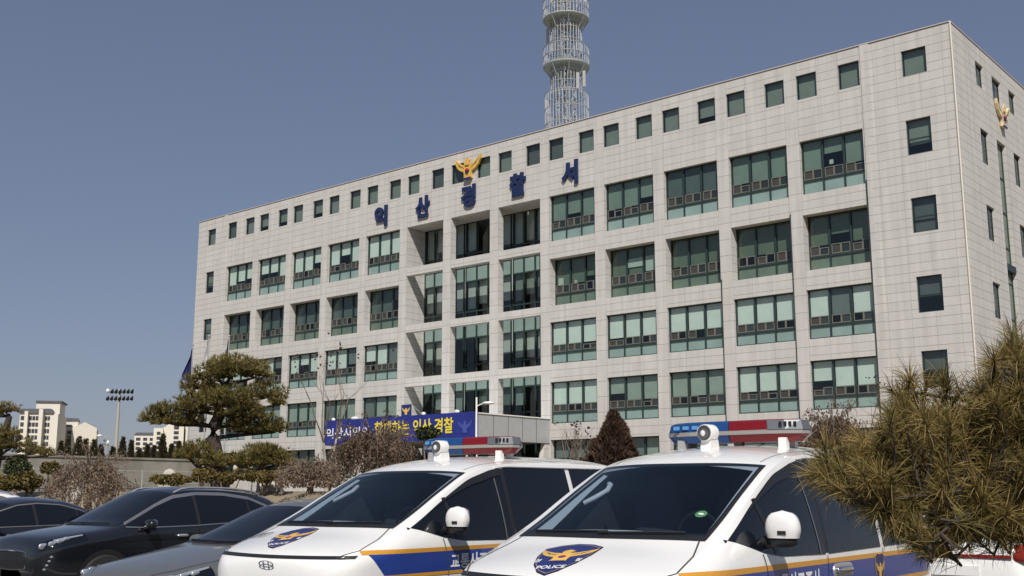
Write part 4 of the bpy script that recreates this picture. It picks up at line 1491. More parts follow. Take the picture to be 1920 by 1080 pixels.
        if suv:
            mb = MB()
            q = [b.top(x, sg * b.yE(x) * .96, .015 + .03 * smoothstep((x - 2.15) / .15) * smoothstep((3.75 - x) / .15)) for x in np.linspace(2.15, 3.75, 14)]
            mb.tube(q, .018, 6)
            mb.build('roof_rail', MT['silver'], root, smooth=50)
        if suv:
            mb = MB()
            for q in range(4):
                zq = .50 + .055 * q
                mb.ell(b.side(.10 + .02 * q, zq, sg, .0), (.026, .010, .016), 8, 6, 0, .7)
            mb.build('fog_lamp', MT['hood_lamp'], root, smooth=60)
        if 'beacon' in details:
            mb = MB()
            mb.ell((b.L - .075, -sg * .70, .815), (.06, .10, .06), 14, 8, 0, .65)
            mb.build('rear_lamp', MT['tail'], root, smooth=60)
    # grille and lower intake
    mb = MB()
    zt = .74 if suv else .62
    G = []
    for u in np.linspace(-1, 1, 15):
        y = u * .40
        xq = .0 if abs(y) < .4 else .01
        G.append([(-.012 + .02 * u * u, -y, zt - .26 + .02 * u * u), (-.014 + .02 * u * u, -y, zt - .13), (-.006 + .02 * u * u, -y, zt - .02 * u * u)])
    mb.grid(G)
    gr = mb.build('grille', MT['black'], root)
    mb = MB()
    mb.tube([(p[2][0] - .004, p[2][1], p[2][2]) for p in G] + [(p[0][0] - .004, p[0][1], p[0][2]) for p in reversed(G)] + [(G[0][2][0] - .004, G[0][2][1], G[0][2][2])], .010, 5)
    mb.build('grille_trim', MT['chrome'], gr)
    mb = MB()
    mb.box(b.L - .004, b.L + .012, -.26, .26, .55 if suv else .60, .66 if suv else .71)
    mb.build('number_plate', MT['white'], root)
    # hood creases and shut line
    mb = MB()
    for sg in (-1, 1):
        mb = MB()
        path_strip(mb, dense([(xa(.9) - .06, sg * .72), (.7, sg * .735), (.3, sg * .66), (.12, sg * .52)]), .010, lambda x, y: b.top(x, y, .003))
        mb.build('hood_seam', MT['black'], root)
    arches(b, root, wx, wr)
    for x in wx:
        for sg in (-1, 1):
            wheel(root, x, sg * .83, wr)
    if 'beacon' in details:
        mb = MB()
        mb.box(b.L - .045, b.L - .005, -.60, .60, .80, .835)
        mb.build('red_trunk_strip', mat_once('deep_red_strip', (.22, .012, .015), .3), root)
    return root
l_, r_ = pose(-6.96, 15.84, 39.5)
car('black_suv', 'glossy black SUV with silver roof rails and a bright headlamp', 'car', l_, r_, MT['car_black'], 'suv', ('trim',))
l_, r_ = pose(-4.007, 11.365, 38.76)
car('grey_sedan', 'dark grey sedan parked between the black SUV and the farther police van', 'car', l_, r_, MT['car_grey'], 'sedan')
l_, r_ = pose(-10.9, 19.0, 38.0)
car('black_sedan', 'black sedan just behind the SUV at the left edge', 'car', l_, r_, MT['car_dark'], 'sedan')
l_, r_ = pose(-13.5, 21.7, 38.0)
car('white_car', 'white car at the far left edge with only its roof showing', 'car', l_, r_, MT['van_white'], 'suv')
car('white_sedan', 'white sedan behind the pine at the lower right with a red tail strip', 'car', (7.75, 17.0, 0), R(90 - 34 + 180), MT['van_white'], 'sedan', ('beacon',))

# ------------------------------------------------------------------ planting
_c, _s = math.cos(R(10.537)), math.sin(R(10.537))
def at(u, v, Y):
    """point at distance Y along the view axis that the photo shows at pixel u, v (1920 wide)"""
    a, b = (u - 960) / 2081.35, (540 - v) / 2081.35
    q = Y / (_c - b * _s)
    return Vector((a * q, Y, 1.5 + (_s + b * _c) * q))
def m_per_px(Y):
    return Y / 2117.0
def gz(p):
    return ground_z(p.x, p.y)
rng = np.random.default_rng(5)
def unit():
    v = rng.normal(size=3)
    return Vector(v / np.linalg.norm(v))

def tuft(mb, p, d, n, L, w, spread=.8, tone=None):
    """a tuft of needles round direction d"""
    t0 = rng.uniform(.1, .9) if tone is None else tone
    for _ in range(n):
        q = (d + unit() * spread).normalized()
        s_ = q.cross(unit()).normalized() * w
        e = p + q * L * rng.uniform(.7, 1.1)
        mb.tri(p - s_, p + s_, e, 0, float(np.clip(t0 + rng.normal() * .18, 0, 1)))

def needle_pad(mb, c, r, n, L, w):
    """flat-bottomed cloud of needle tufts"""
    base = rng.uniform(.25, .6)
    for _ in range(n):
        d = unit()
        if d.z < -.35: d.z *= .4
        k = rng.uniform(.2, 1.0) ** .6
        wob = 1 + .22 * math.sin(5 * d.x + 3 * c.x) * math.cos(4 * d.y + c.z * 2)
        p = c + Vector((d.x * r[0], d.y * r[1], d.z * r[2])) * k * wob
        tuft(mb, p, (d + Vector((0, 0, .7))).normalized(), 10, L, w, .75, float(np.clip(base + rng.normal() * .2, 0, 1)))

def leaf(mb, p, s_, tone, up=None):
    a = unit() if up is None else (Vector(up) + unit() * .5).normalized()
    b = a.cross(unit()).normalized()
    mb.quad(p - b * s_ * .4, p + a * s_ * .55 - b * s_ * .05, p + b * s_ * .4 + a * s_ * .2, p - a * s_ * .5, 0, tone)

def leaf_blob(mb, c, r, n, s_):
    base = rng.uniform(.3, .6)
    for _ in range(n):
        d = unit()
        k = rng.uniform(.5, 1.0) ** .5 * (1 + .15 * math.sin(7 * d.x + c.x) + .12 * math.cos(6 * d.y - c.z * 3))
        p = c + Vector((d.x * r[0], d.y * r[1], d.z * r[2])) * k
        leaf(mb, p, s_ * rng.uniform(.7, 1.3), float(np.clip(base + rng.normal() * .25, 0, 1)))

def pine_tree(name, label, Y, trunk, pads, group=None, dens=1.0, roots=None):
    k = m_per_px(Y)
    b0 = at(trunk[0][0], trunk[0][1], Y)
    g = gz(b0)
    root = thing(name, label, 'tree', (b0.x, b0.y, g), 0, group)
    o = Vector((b0.x, b0.y, g))
    P = [Vector((0, 0, -.1))] + [at(u, v, Y) - o for u, v, _ in trunk]
    rad = [trunk[0][2] * k * 1.15] + [t[2] * k for t in trunk]
    mb = MB()
    mb.tube(P, rad, 9)
    mb.build('trunk', MT['bark'], root, smooth=60)
    mbb, mbc = MB(), MB()
    for u, v, ru, rv, dy in pads:
        c = at(u, v, Y + dy) - o
        r = (ru * k, max(ru * .8, 20) * k, rv * k)
        needle_pad(mbc, c, r, int(dens * max(60, ru * rv * .30)), .19, .014)
        # limb from the nearest trunk point below
        s0 = min(P[1:], key=lambda q: (q - c).length + (3 if q.z > c.z else 0))
        mid = s0.lerp(c, .5) + Vector((0, 0, -.06))
        mbb.tube([s0, mid, c + Vector((0, 0, -rv * k * .4))], [.075, .055, .03], 6)
        for _ in range(5):
            e = c + Vector((rng.uniform(-1, 1) * r[0], rng.uniform(-1, 1) * r[1], rng.uniform(-.2, .4) * r[2])) * .8
            mbb.tube([c + Vector((0, 0, -rv * k * .4)), e], [.028, .01], 4)
    mbb.build('limbs', MT['bark'], root, smooth=60)
    mbc.build('crown', MT['pine_far'], root, tone=True)
    return root

pine_tree('pine_tree', 'sculpted pine with flat needle pads on a curved trunk left of the station', 38.0,
          [(412, 915, 17), (407, 880, 16), (404, 850, 14), (398, 822, 14), (401, 800, 12), (412, 778, 11), (408, 755, 8), (420, 725, 6)],
          [(440, 690, 62, 26, 0), (410, 702, 40, 22, -.3), (478, 700, 34, 22, .2), (378, 722, 42, 24, .1), (492, 738, 46, 26, .2), (520, 752, 18, 18, 0), (360, 762, 46, 28, -.3), (430, 752, 56, 28, -.5), (395, 748, 40, 24, -.2), (455, 775, 50, 22, -.3), (290, 784, 30, 20, .1), (335, 788, 52, 26, 0), (470, 803, 52, 26, .1), (512, 803, 26, 22, .2), (448, 793, 26, 14, .5), (300, 770, 18, 14, -.2)])
pine_tree('low_pine', 'low spreading pine bush at the foot of the sculpted pine, left side', 37.6,
          [(378, 908, 6), (376, 880, 5)], [(372, 852, 36, 26, 0), (400, 868, 34, 18, -.2), (352, 850, 20, 18, .1)], 'low pine bushes round the sculpted pine')
pine_tree('low_pine', 'wide rounded low pine bush on the right of the sculpted pine trunk', 37.6,
          [(487, 908, 6), (487, 885, 5)], [(488, 862, 50, 28, 0), (455, 868, 32, 20, -.1), (520, 862, 32, 22, .1), (495, 848, 28, 16, 0), (535, 872, 20, 14, 0)], 'low pine bushes round the sculpted pine')
pine_tree('pine_tree', 'pine reaching into the left edge above the retaining wall', 44.0,
          [(-18, 905, 12), (-8, 860, 11), (-2, 825, 9), (12, 800, 7), (18, 780, 5)],
          [(12, 768, 26, 14, 0), (-20, 775, 30, 18, 0), (22, 832, 34, 20, 0), (-10, 835, 40, 26, 0), (60, 846, 34, 14, .2), (10, 812, 30, 14, -.2), (90, 852, 16, 8, .2)])

def shrub(name, label, Y, u, v, ru, rv, m, s_, n, stem=True, group=None, blobs=1):
    k = m_per_px(Y)
    c = at(u, v, Y)
    g = gz(c)
    root = thing(name, label, 'shrub', (c.x, c.y, g), 0, group)
    o = Vector((c.x, c.y, g))
    mb = MB()
    for i in range(blobs):
        f = 0 if blobs == 1 else (i / (blobs - 1) - .5) * 1.2
        leaf_blob(mb, c - o + Vector((f * ru * k, rng.uniform(-.1, .1), rng.uniform(-.05, .05))), (ru * k * (1 if blobs == 1 else .55), ru * k * .7, rv * k), n // blobs, s_)
    mb.build('foliage', m, root, tone=True)
    mb = MB()
    for _ in range(4):
        d = Vector((rng.uniform(-.5, .5) * ru * k, rng.uniform(-.3, .3) * ru * k, 0))
        mb.tube([Vector((d.x * .3, d.y * .3, -.05)), (c - o) + d], [.04, .015], 5)
    mb.build('stems', MT['twig'], root)
    return root
HG = 'clipped shrubs along the garden edge'
shrub('clipped_shrub', 'yellowish clipped shrub left of the sculpted pine trunk', 35.5, 383, 892, 24, 13, MT['hedge'], .10, 900, group=HG)
shrub('clipped_shrub', 'low olive clipped shrub at the far left of the row before the pine', 35.5, 322, 898, 38, 10, MT['hedge'], .10, 800, group=HG)
shrub('clipped_shrub', 'flat wide clipped shrub right of the sculpted pine trunk', 35.5, 490, 891, 52, 11, MT['hedge'], .10, 1500, group=HG, blobs=3)
shrub('clipped_shrub', 'small amber clipped shrub touching the pine trunk', 35.3, 424, 895, 20, 11, MT['hedge'], .10, 600, group=HG)
shrub('clipped_shrub', 'olive shrub beside the withered tree at the left', 36.5, 52, 905, 30, 18, MT['hedge'], .11, 900, group=HG)
shrub('clipped_shrub', 'olive shrub at the left picture edge', 36.5, 6, 908, 26, 16, MT['hedge'], .11, 700, group=HG)
shrub('dark_shrub', 'dark green conical shrub below the retaining wall', 44, 36, 880, 24, 24, MT['green_leaf'], .13, 900)
shrub('dark_shrub', 'small dusky shrub close under the retaining wall', 46, 96, 878, 20, 12, MT['hedge'], .13, 400)
shrub('round_topiary', 'round olive topiary in front of the blue banner', 33.0, 802, 812, 22, 13, MT['green_leaf'], .09, 700)

def weeping_tree(name, label, Y, u, vtop, vbase, ru, n, m, trunk_u=None, trunk_m='twig', leafs=.075, cat='tree', lean=0):
    """drooping tree: arching branches hung with withered leaves"""
    k = m_per_px(Y)
    tu = u if trunk_u is None else trunk_u
    b0 = at(tu, vbase, Y)
    g = gz(b0)
    root = thing(name, label, cat, (b0.x, b0.y, g), 0)
    o = Vector((b0.x, b0.y, g))
    top = at(u, vtop, Y) - o
    H = top.z
    mb = MB()
    mb.tube([(0, 0, -.1), (.05, 0, H * .3), (top.x * .5, .05, H * .62)], [.13, .10, .07], 8)
    mb.build('trunk', MT[trunk_m], root, smooth=60)
    mbb, mbl = MB(), MB()
    hub = Vector((top.x * .5, .05, H * .62))
    R_ = ru * k
    nb = 34
    for i in range(nb):
        a = 2 * math.pi * i / nb + rng.uniform(-.1, .1)
        rr = R_ * rng.uniform(.35, 1.0)
        zt = H * (1.0 - .28 * (rr / R_) ** 2) * rng.uniform(.9, 1.0)
        mid = Vector((top.x + math.cos(a) * rr * .5, math.sin(a) * rr * .5, zt))
        end = Vector((top.x + math.cos(a) * rr, math.sin(a) * rr, zt * .82))
        tip = Vector((end.x * 1.02, end.y, max(.25, end.z - rng.uniform(.4, .9) * (H * .6))))
        mbb.tube([hub, mid, end, tip], [.024, .013, .008, .003], 4, cap=False)
        for _ in range(n // nb):
            t = rng.uniform(0, 1)
            p = (mid.lerp(end, t * 2) if t < .5 else end.lerp(tip, t * 2 - 1)) + Vector(rng.normal(size=3)) * .10
            L = rng.uniform(.1, .55)
            tn = rng.uniform(.1, .9)
            for q in range(4):
                pp = p + Vector((rng.normal() * .03, rng.normal() * .03, -L * q / 4))
                if pp.z < .12: break
                leaf(mbl, pp, leafs * rng.uniform(.7, 1.3), float(np.clip(tn + rng.normal() * .15, 0, 1)), (0, 0, 1))
    for _ in range(26):        # wayward twigs that break the outline
        a, q = rng.uniform(0, 2 * math.pi), rng.uniform(.3, 1.05)
        e = Vector((top.x + math.cos(a) * R_ * q, math.sin(a) * R_ * q, H * (1.16 - .34 * q * q) * rng.uniform(.92, 1.08)))
        m_ = hub.lerp(e, .55) + Vector((0, 0, H * .10))
        mbb.tube([hub, m_, e, e + Vector((math.cos(a) * .15, math.sin(a) * .15, -.25))], [.015, .010, .006, .003], 4, cap=False)
        for _ in range(14):
            p = m_.lerp(e, rng.uniform(.2, 1.1)) + Vector(rng.normal(size=3)) * .05
            leaf(mbl, p, leafs * rng.uniform(.6, 1.2), rng.uniform(.1, .9), (0, 0, 1))
    mbb.build('branches', MT['twig'], root)
    mbl.build('withered_leaves', MT[m], root, tone=True)
    return root
weeping_tree('weeping_tree', 'withered brown weeping tree behind the black cars at the left', 37, 172, 849, 935, 92, 1900, 'brown_leaf', 165, leafs=.065)
weeping_tree('weeping_tree', 'withered brown weeping tree in front of the blue banner', 35, 705, 796, 920, 96, 2300, 'brown_mid', 690, leafs=.07)
weeping_tree('weeping_shrub', 'pale pinkish withered shrub behind the farther van windscreen', 34, 580, 866, 930, 60, 1100, 'brown_leaf', cat='shrub', leafs=.065)
weeping_tree('weeping_shrub', 'withered shrub rising behind the light bar of the nearer van', 30, 1560, 770, 880, 82, 1700, 'brown_mid', cat='shrub', leafs=.065)

def grow(mb, p, d, L, r, depth, spread=.5, up=.25, buds=None):
    q = p
    dd = d.copy()
    pts, rr = [p.copy()], [r]
    for i in range(3):
        dd = (dd + unit() * .16 + Vector((0, 0, up * .2))).normalized()
        q = q + dd * L / 3
        pts.append(q.copy())
        rr.append(r * (1 - .16 * (i + 1)))
    mb.tube(pts, rr, 5 if r < .03 else 7, cap=False)
    if depth == 0:
        if buds is not None and rng.random() < .2:
            for _ in range(3):
                leaf(buds, q + Vector(rng.normal(size=3)) * .05 - Vector((0, 0, .05)), .10, .1)
        return
    for i in range(2 if rng.random() < .5 else 3):
        f = rng.uniform(.5, 1.0)
        s0 = pts[min(3, int(f * 3) + 1)]
        nd = (dd + unit() * spread * 1.3 + Vector((0, 0, up))).normalized()
        grow(mb, s0, nd, L * rng.uniform(.6, .82), rr[-1] * .66, depth - 1, spread, up, buds)

def bare_tree(label, Y, u, vbase, vtop, stems, m='bark_pale', depth=4, r0=.09, spread=.5, tree_name='bare_tree'):
    b0 = at(u, vbase, Y)
    g = gz(b0)
    root = thing(tree_name, label, 'tree', (b0.x, b0.y, g), 0)
    H = at(u, vtop, Y).z - g
    mb, tw, buds = MB(), MB(), MB()
    for dx, L in stems:
        d = Vector((dx, rng.uniform(-.15, .15), 1)).normalized()
        p1 = d * H * L
        mb.tube([(0, 0, -.1), d * H * L * .5 + unit() * .03, p1], [r0, r0 * .82, r0 * .62], 8)
        for _ in range(3):
            grow(tw, p1, (d + unit() * .55).normalized(), H * .27, r0 * .45, depth - 1, spread, .22, buds)
    mb.build('trunk', MT[m], root, smooth=60)
    tw.build('branches', MT['twig'], root, smooth=60)
    if buds.v:
        buds.build('dry_leaves', MT['brown_dark'], root, tone=True)
bare_tree('bare thin tree with a pale mottled trunk left of the blue banner', 36, 612, 915, 622, [(-.10, .30), (.16, .33)], depth=4, r0=.062, spread=.62)
bare_tree('leafless multi stemmed tree left of the brown cone shaped conifer', 34, 1078, 905, 775, [(-.32, .3), (-.08, .34), (.14, .32), (.30, .28)], 'twig', 3, .055, .4)
bare_tree('bare sapling by the right corner of the station front', 40, 1625, 905, 700, [(.05, .4)], 'twig', 3, .06, .5)

def conifer(mb, c, H, Rr, n, s_):
    for _ in range(n):
        t = rng.uniform(0, 1) ** .75
        a = rng.uniform(0, 2 * math.pi)
        r_ = Rr * (t * .95 + .05) * rng.uniform(.75, 1.05) * (1 + .13 * math.sin(3 * a + 9 * t) + .13 * math.sin(5 * a - 17 * t + c.x))
        p = c + Vector((math.cos(a) * r_, math.sin(a) * r_, H * (1 - t)))
        d = (Vector((math.cos(a), math.sin(a), 1.3)) + unit() * .5).normalized()
        tuft(mb, p, d, 3, s_, s_ * .22, .45)
def cone_tree(label, Y, u, vtop, vbase, ru, m, n, s_, group=None, zb=None):
    k = m_per_px(Y)
    t = at(u, vtop, Y)
    g = gz(t) if zb is None else zb
    root = thing('cone_conifer', label, 'tree', (t.x, t.y, g), 0, group)
    mb = MB()
    mb.tube([(0, 0, -.1), (0, 0, (t.z - g) * .9)], [.12, .03], 6)
    mb.build('trunk', MT['bark'], root)
    mb = MB()
    conifer(mb, Vector((0, 0, .25)), t.z - g - .25, ru * k, n, s_)
    mb.build('crown', MT[m], root, tone=True)
cone_tree('rust brown cone shaped conifer between the two police vans', 31, 1150, 772, 905, 66, 'brown_dark', 5200, .13)

# ------------------------------------------------------------------ retaining wall, raised ground and the far left background
WA, WB = Vector((-45.5, 44.0, 0)), Vector((-20.6, 76.6, 0))
def background():
    mb = MB()
    pts = [WA, WB, Vector((-30, 92, 0)), Vector((170, 330, 0)), Vector((900, 1900, 0)), Vector((-1500, 1900, 0)), Vector((-1500, 44, 0))]
    mb.add([(p.x, p.y, 3.62) for p in pts], [tuple(range(len(pts)))])
    struct(mb.build('raised_ground', MT['earth']))
    d = (WB - WA).normalized()
    nrm = Vector((d.y, -d.x, 0))
    w = thing('retaining_wall', 'long grey concrete retaining wall with thin railing posts at the left', 'wall', WA, math.atan2(d.y, d.x))
    L = (WB - WA).length
    mb = MB()
    mb.box(0, L, -.3, .0, 0, 3.7)
    mb.box(L - .3, L, .002, 14, 0, 3.68)
    mb.build('wall_body', MT['wallgrey'], w)
    mb = MB()
    mb.box(-.02, L + .02, -.36, .06, 3.702, 3.82)
    mb.build('wall_cap', MT['wallgrey'], w)
    n = 17
    for i in range(n):
        mb = MB()
        x = 1.0 + (L - 2) * i / (n - 1)
        mb.tube([(x, -.9, 1.5), (x, -.9, 3.05)], .035, 5)
        mb.build('fence_post', MT['galv_dark'], w)
    mb = MB()
    for z in (2.2, 2.95):
        mb.tube([(1, -.9, z), (L - 1, -.9, z)], .018, 4)
    mb.build('fence_wire', MT['galv_dark'], w)
    # apartment blocks far behind
    def block(label, Y, parts, m, roofs, wins, rot=14):
        k = m_per_px(Y)
        c = at((parts[0][0] + parts[0][1]) / 2, 900, Y)
        root = thing('apartment_block', label, 'building', (c.x, c.y, 3.6), R(rot))
        cu = (parts[0][0] + parts[0][1]) / 2
        Zt = lambda v: at(cu, v, Y).z - 3.6
        mb = MB()
        for u0, u1, vt, dep, off in parts:
            mb.box((u0 - cu) * k, (u1 - cu) * k, off, off + dep, 0, Zt(vt))
        mb.build('wall', m, root)
        for pts, dep, off in roofs:
            mb = MB()
            mb.prism(pts, lambda u, v: ((u - cu) * k, off, Zt(v)), lambda u, v: ((u - cu) * k, off + dep, Zt(v)))
            mb.build('roof', MT['apt_roof'], root)
        for u0, u1, v0, v1, nc, nr, off in wins:
            for i in range(nc):
                for j in range(nr):
                    a = u0 + (u1 - u0) * (i + .1) / nc
                    b = u0 + (u1 - u0) * (i + .9) / nc
                    z1 = Zt(v0 + (v1 - v0) * (j + .2) / nr)
                    z0 = Zt(v0 + (v1 - v0) * (j + .8) / nr)
                    mb = MB()
                    mb.box((a - cu) * k, (b - cu) * k, off - .12, off - .003, z0, z1)
                    mb.build('window', MT['apt_win'], root)
        return root
    block('cream apartment tower with a raised stair head at the far left', 300,
          [(30, 98, 775, 16, 0), (53, 96, 752, 10, 4), (66, 73, 768, 2.4, -2.4), (40, 46, 772, 1.6, -1.6)], MT['apt'],
          [([(52, 752), (99, 752), (99, 749), (52, 749)], 11, 3.6), ([(29, 775), (90, 775), (84, 766), (33, 767)], 10, -.4)],
          [(46, 64, 778, 862, 3, 7, 0), (75, 84, 778, 862, 2, 7, 0), (31, 40, 778, 862, 1, 7, 0)])
    block('cream gabled apartment block right of the tower block', 320,
          [(97, 128, 800, 14, 0), (128, 172, 803, 18, -3), (101, 136, 786, 8, 5), (113, 118, 803, 1.8, -1.8)], MT['apt2'],
          [([(100, 786), (138, 786), (136, 782), (104, 781)], 9, 4.6), ([(97, 800), (128, 800), (126, 796), (100, 796)], 13, -.3)],
          [(99, 112, 806, 862, 2, 6, 0), (119, 127, 806, 862, 1, 6, 0)], 19)
    
    gab = [o for o in bpy.data.objects if o.get('label', '').startswith('cream gabled')][0]
    k = m_per_px(320)
    cu = 112.5
    Zt = lambda v: at(cu, v, 320).z - 3.6
    mb = MB()
    mb.prism([(128, 803.2), (172, 803.2), (150, 792)], lambda u, v: ((u - cu) * k, -2.99, Zt(v)), lambda u, v: ((u - cu) * k, 14.9, Zt(v)))
    mb.build('gable', MT['apt2'], gab)
    block('low cream apartment terrace behind the floodlight pole', 330,
          [(248, 284, 815, 14, 0), (283, 300, 803, 16, -2), (306, 338, 792, 16, -4), (340, 362, 800, 15, -2), (300, 306, 800, 14, 0)], MT['apt'],
          [([(247, 815), (285, 815), (282, 811), (252, 811)], 13, -.3)],
          [(250, 260, 819, 862, 1, 5, 0), (263, 272, 819, 862, 1, 5, 0), (275, 282, 819, 862, 1, 5, 0), (288, 296, 808, 862, 1, 6, -2), (319, 330, 798, 862, 1, 7, -4), (345, 355, 806, 862, 1, 6, -2)])
    # gable of the second block
    # row of dark conifers in front of the blocks
    for i, (u, v, r_) in enumerate([(115, 832, 8), (128, 826, 8), (149, 823, 13), (161, 828, 9), (177, 829, 10), (190, 838, 7), (212, 842, 6), (231, 824, 9), (247, 830, 7), (262, 846, 9), (277, 838, 7), (289, 840, 6), (306, 818, 12), (322, 838, 8), (336, 832, 8), (350, 836, 9)]):
        cone_tree('dark pointed conifer in the row above the retaining wall', 92, u, v - 3, 862, r_ * .95, 'conifer', 800, .26, 'conifers above the retaining wall', 3.6)
    # floodlight mast
    Y = 105
    p = at(216, 862, Y)
    k = m_per_px(Y)
    f = thing('floodlight_mast', 'tall pale mast with two rows of sports floodlights', 'light mast', (p.x, p.y, 3.6), 0)
    zz = lambda v: at(216, v, Y).z - 3.6
    mb = MB()
    mb.tube([(0, 0, -.1), (0, 0, zz(729))], [.19, .11], 8)
    mb.build('pole', mat('mast_concrete', (.40, .38, .33), .8), f, smooth=60)
    mb = MB()
    for v in (735, 748):
        mb.tube([(-22 * k, 0, zz(v)), (26 * k, 0, zz(v))], .05, 5)
    mb.build('cross_arm', MT['galv_dark'], f)
    for v in (733, 746):
        for i in range(7):
            mb = MB()
            x = (-21 + 7.6 * i) * k
            z = zz(v)
            if i == 0 and v < 740:
                mb.ell((x, -.2, z), (.2, .15, .2), 8, 6)
                mb.build('lamp', MT['lens'], f)
            else:
                mb.tube([(x, .1, z + .12), (x + .04, -.28, z - .16)], [.08, .165], 8)
                mb.build('lamp', MT['black'], f)
    # curved street lamp
    Y = 80
    p = at(201, 862, Y)
    k = m_per_px(Y)
    s_ = thing('street_lamp', 'slim street lamp with a curved arm beside the floodlight mast', 'street lamp', (p.x, p.y, 3.6), 0)
    zz = lambda v: at(201, v, Y).z - 3.6
    mb = MB()
    mb.tube([(0, 0, -.1), (0, 0, zz(835)), (-2 * k, 0, zz(826)), (-8 * k, 0, zz(819)), (-14 * k, 0, zz(817.5))], [.07, .055, .05, .045, .04], 6)
    mb.build('pole', MT['tower_inner'], s_, smooth=60)
    mb = MB()
    mb.ell((-18 * k, 0, zz(817)), (5 * k, .12, .09), 10, 6)
    mb.build('lamp_head', MT['white'], s_, smooth=60)
    mb = MB()
    mb.ell((0, -.08, zz(830)), (.10, .10, .16), 10, 6)
    mb.build('camera_housing', MT['white'], s_, smooth=60)
background()

# flags before the left end of the station
for u, vt, m, lab, k in ((362, 648, 'navy_cloth', 'navy flag drooping on the leftmost pole at the station corner', 1), (392, 632, 'white_cloth', 'white flag drooping on the middle pole at the station corner', 0), (430, 632, 'navy_cloth', 'navy flag drooping on the right hand pole at the station corner', 0)):
    Y = 78.0
    p = at(u, vt, Y)
    f = thing('flag', lab, 'flag', (p.x, p.y, gz(p)), 0, 'flags on poles at the station corner')
    H = p.z - gz(p)
    mb = MB()
    mb.tube([(0, 0, -.1), (0, 0, H)], [.07, .04], 8)
    mb.ell((0, 0, H + .07), (.08, .08, .08), 8, 6)
    mb.build('pole', MT['galv'], f, smooth=60)
    mb = MB()
    wmax = .75 if k else .42
    G = []
    for i in range(15):
        t = i / 14
        w = wmax * (t ** 1.3) * (1 if t < .8 else 1 - (t - .8) * 1.2) + .04
        G.append([(-.05 - w * j / 8, .10 * math.sin(j * 1.9 + t * 3), H - .15 - 2.3 * t - .25 * (j / 8) * (1 - t)) for j in range(9)])
    mb.grid(G)
    mb.build('cloth', MT[m], f, smooth=60)

# lamp post in front of the canopy
p = at(893, 838, 58)
lp = thing('lamp_post', 'thin white lamp post with a short arm in front of the canopy', 'street lamp', (p.x, p.y, gz(p)), 0)
zz = lambda v: at(893, v, 58).z - gz(p)
mb = MB()
mb.tube([(0, 0, 0), (0, 0, zz(745))], [.07, .05], 8)
mb.tube([(0, 0, zz(762)), (.3, 0, zz(757)), (.55, 0, zz(756))], .03, 6)
mb.build('pole', MT['white'], lp, smooth=60)
mb = MB()
mb.ell((.62, 0, zz(755.5)), (.32, .14, .08), 12, 6)
mb.build('lamp_head', MT['white'], lp, smooth=60)
# pale boulders and stones along the garden edge
for u, v, w, h, lab in ((318, 893, 17, 7, 'long pale stone block by the left clipped shrubs'), (141, 912, 14, 10, 'pale wedge shaped stone under the withered left tree'), (440, 886, 8, 8, 'pale upright stone beside the pine trunk'), (508, 912, 26, 7, 'flat pale boulder under the wide clipped shrub'), (628, 918, 20, 8, 'pale boulder left of the farther van')):
    Y = 36.5
    c = at(u, v, Y)
    k = m_per_px(Y)
    mb = MB()
    mb.ell((0, 0, 0), (w * k, w * k * .8, max(h * k, .2) + .3), 9, 6, 0, .75)
    mb.v = [(x + .06 * math.sin(7 * z + x * 5), y + .05 * math.cos(9 * x), z) for x, y, z in mb.v]
    o = mb.build('garden_stone', mat_once('pale_garden_stone', (.46, .43, .37), .9, var=.2, vscale=4), None, smooth=35)
    o.location = (c.x, c.y, c.z - .25)
    tag(o, lab, 'stone', 'stones along the garden edge')

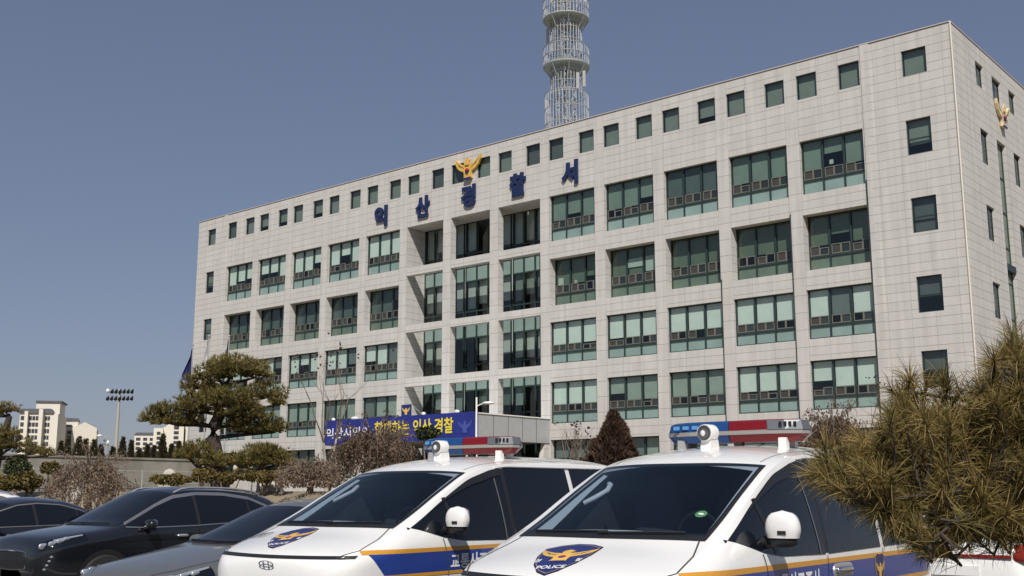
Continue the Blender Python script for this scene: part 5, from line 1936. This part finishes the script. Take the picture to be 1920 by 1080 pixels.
# ------------------------------------------------------------------ pine in the right foreground
def near_pine():
    root = thing('pine_tree', 'long needled pine reaching in from the right over the near police van', 'tree', (2.75, 3.45, 0), 0)
    o = Vector((2.75, 3.45, 0))
    mb = MB()
    mb.tube([(0, 0, -.05), (.03, .02, .7), (-.04, .03, 1.4), (.02, 0, 2.0), (0, 0, 2.35)], [.13, .11, .085, .055, .02], 10)
    mb.build('trunk', MT['bark'], root, smooth=60)
    Y0 = 3.15
    br = [[(2250, 790), (2000, 775), (1850, 755), (1700, 735)], [(2250, 760), (2050, 720), (1950, 690), (1868, 668)], [(2250, 880), (2000, 850), (1800, 835), (1650, 845), (1540, 880)],
          [(2250, 950), (2000, 930), (1800, 920), (1640, 940)], [(1900, 925), (1800, 970), (1745, 1015)], [(2250, 960), (2050, 965), (1890, 975)], [(1950, 768), (1850, 795), (1730, 790)], [(2250, 830), (2000, 820), (1880, 800)]]
    segs = []
    mb = MB()
    for i, b in enumerate(br):
        dy = (.12, -.1, .0, -.22, -.3, -.15, .2, .1)[i]
        pts = [at(u, v, Y0 + dy + .25 * (q == 0)) - o for q, (u, v) in enumerate(b)]
        pts = [pts[0] + Vector((rng.normal() * .002, 0, 0))] + pts[1:]
        mb.tube(pts, [float(q) for q in np.linspace(.018 if b[0][0] > 2200 else .005, .003, len(pts))], 7)
        if b[0][0] > 2200:
            mb.tube([Vector((0, 0, max(.6, pts[0].z - .15))), pts[0]], [.03, .018], 7)
        for a, c in zip(pts, pts[1:]):
            for t in np.linspace(0, 1, 10):
                segs.append(a.lerp(c, t))
    far_limbs = []
    mbn = MB()
    poly = [(1510, 885), (1555, 850), (1620, 845), (1655, 822), (1668, 775), (1688, 722), (1702, 735), (1730, 775), (1800, 768), (1838, 725), (1848, 672), (1880, 645), (1960, 650), (2180, 700), (2180, 1000), (1960, 1022), (1880, 1008), (1810, 1008), (1765, 1040), (1730, 1040), (1700, 1000), (1660, 985), (1620, 945), (1560, 915)]
    hole = [((1830, 893), 45, 12), ((1790, 866), 60, 9), ((1690, 862), 40, 8), ((1900, 872), 40, 8)]
    def inside(x, y):
        r_ = False
        for (x0, y0), (x1, y1) in zip(poly, poly[1:] + poly[:1]):
            if (y0 > y) != (y1 > y) and x < (x1 - x0) * (y - y0) / (y1 - y0) + x0:
                r_ = not r_
        return r_
    made = 0
    vis = [q for q in segs if q.x < -.75]
    for a in np.linspace(-1.7, 1.9, 9):      # limbs on the far and right sides
        for zl in (1.15, 1.65, 2.1):
            L = (1.25 - .35 * (zl - 1.15)) * rng.uniform(.75, 1.0)
            c0 = Vector((0, 0, zl))
            e = Vector((math.cos(a) * L, math.sin(a) * L, zl + rng.uniform(.1, .3)))
            mb.tube([c0, c0.lerp(e, .5) + Vector((0, 0, -.03)), e], [.022, .014, .005], 6)
            far_limbs.append((c0, e))
    while made < 1000:
        if made >= 720:
            c0, e = far_limbs[made % len(far_limbs)]
            p = c0.lerp(e, rng.uniform(.3, 1.05)) + unit() * rng.uniform(.03, .16) if made < 950 else Vector((rng.normal() * .22, rng.normal() * .22, rng.uniform(1.9, 2.5)))
            w = p + o
            if w.y < .6 or 960 + 2117 * w.x / w.y < 2120:
                made += 1
                continue
        elif made < 130:        # shoots sitting right on the limbs
            p = vis[made % len(vis)] + unit() * rng.uniform(.03, .09)
        else:
            u, v = rng.uniform(1500, 2180), rng.uniform(640, 1040)
            if not inside(u, v) or any(((u - c[0]) / a) ** 2 + ((v - c[1]) / b) ** 2 < 1 for c, a, b in hole):
                continue
            p = at(u, v, Y0 + rng.uniform(-.32, .32)) - o
        made += 1
        s0 = min(segs, key=lambda q: (q - p).length) if made <= 720 else c0.lerp(e, .6) if made <= 950 else Vector((0, 0, min(2.3, p.z)))
        d = (p - s0)
        d = (d.normalized() if d.length > .02 else unit()) + Vector((-.25, -.25, .45)) + unit() * .45
        d.normalize()
        st = p - d * .09
        if (s0 - p).length > .03:
            mb.tube([s0, s0.lerp(st, .5) + Vector((0, 0, -.01)), st, p], [.005, .0045, .004, .003], 5, cap=False)
        t0 = float(np.clip(rng.normal(.45, .2), .05, .95))
        for _ in range(100):
            f = rng.uniform(0, 1) ** .7
            b0 = st.lerp(p, f)
            q = (d * rng.uniform(.25, 1.1) + unit() * rng.uniform(.55, .95)).normalized()
            L = rng.uniform(.045, .098)
            sd_ = q.cross(unit()).normalized() * .0009
            e1 = b0 + q * L * .55
            e2 = b0 + (q + Vector((0, 0, -.10)) + unit() * .05).normalized() * L
            tn = float(np.clip(t0 + rng.normal() * .16, 0, 1))
            mbn.add([b0 - sd_, b0 + sd_, e1 + sd_, e1 - sd_, e2], [(0, 1, 2, 3), (3, 2, 4)], 0, tn)
    mb.build('limbs', MT['bark'], root, smooth=60)
    mbn.build('needles', MT['pine'], root, tone=True)
near_pine()
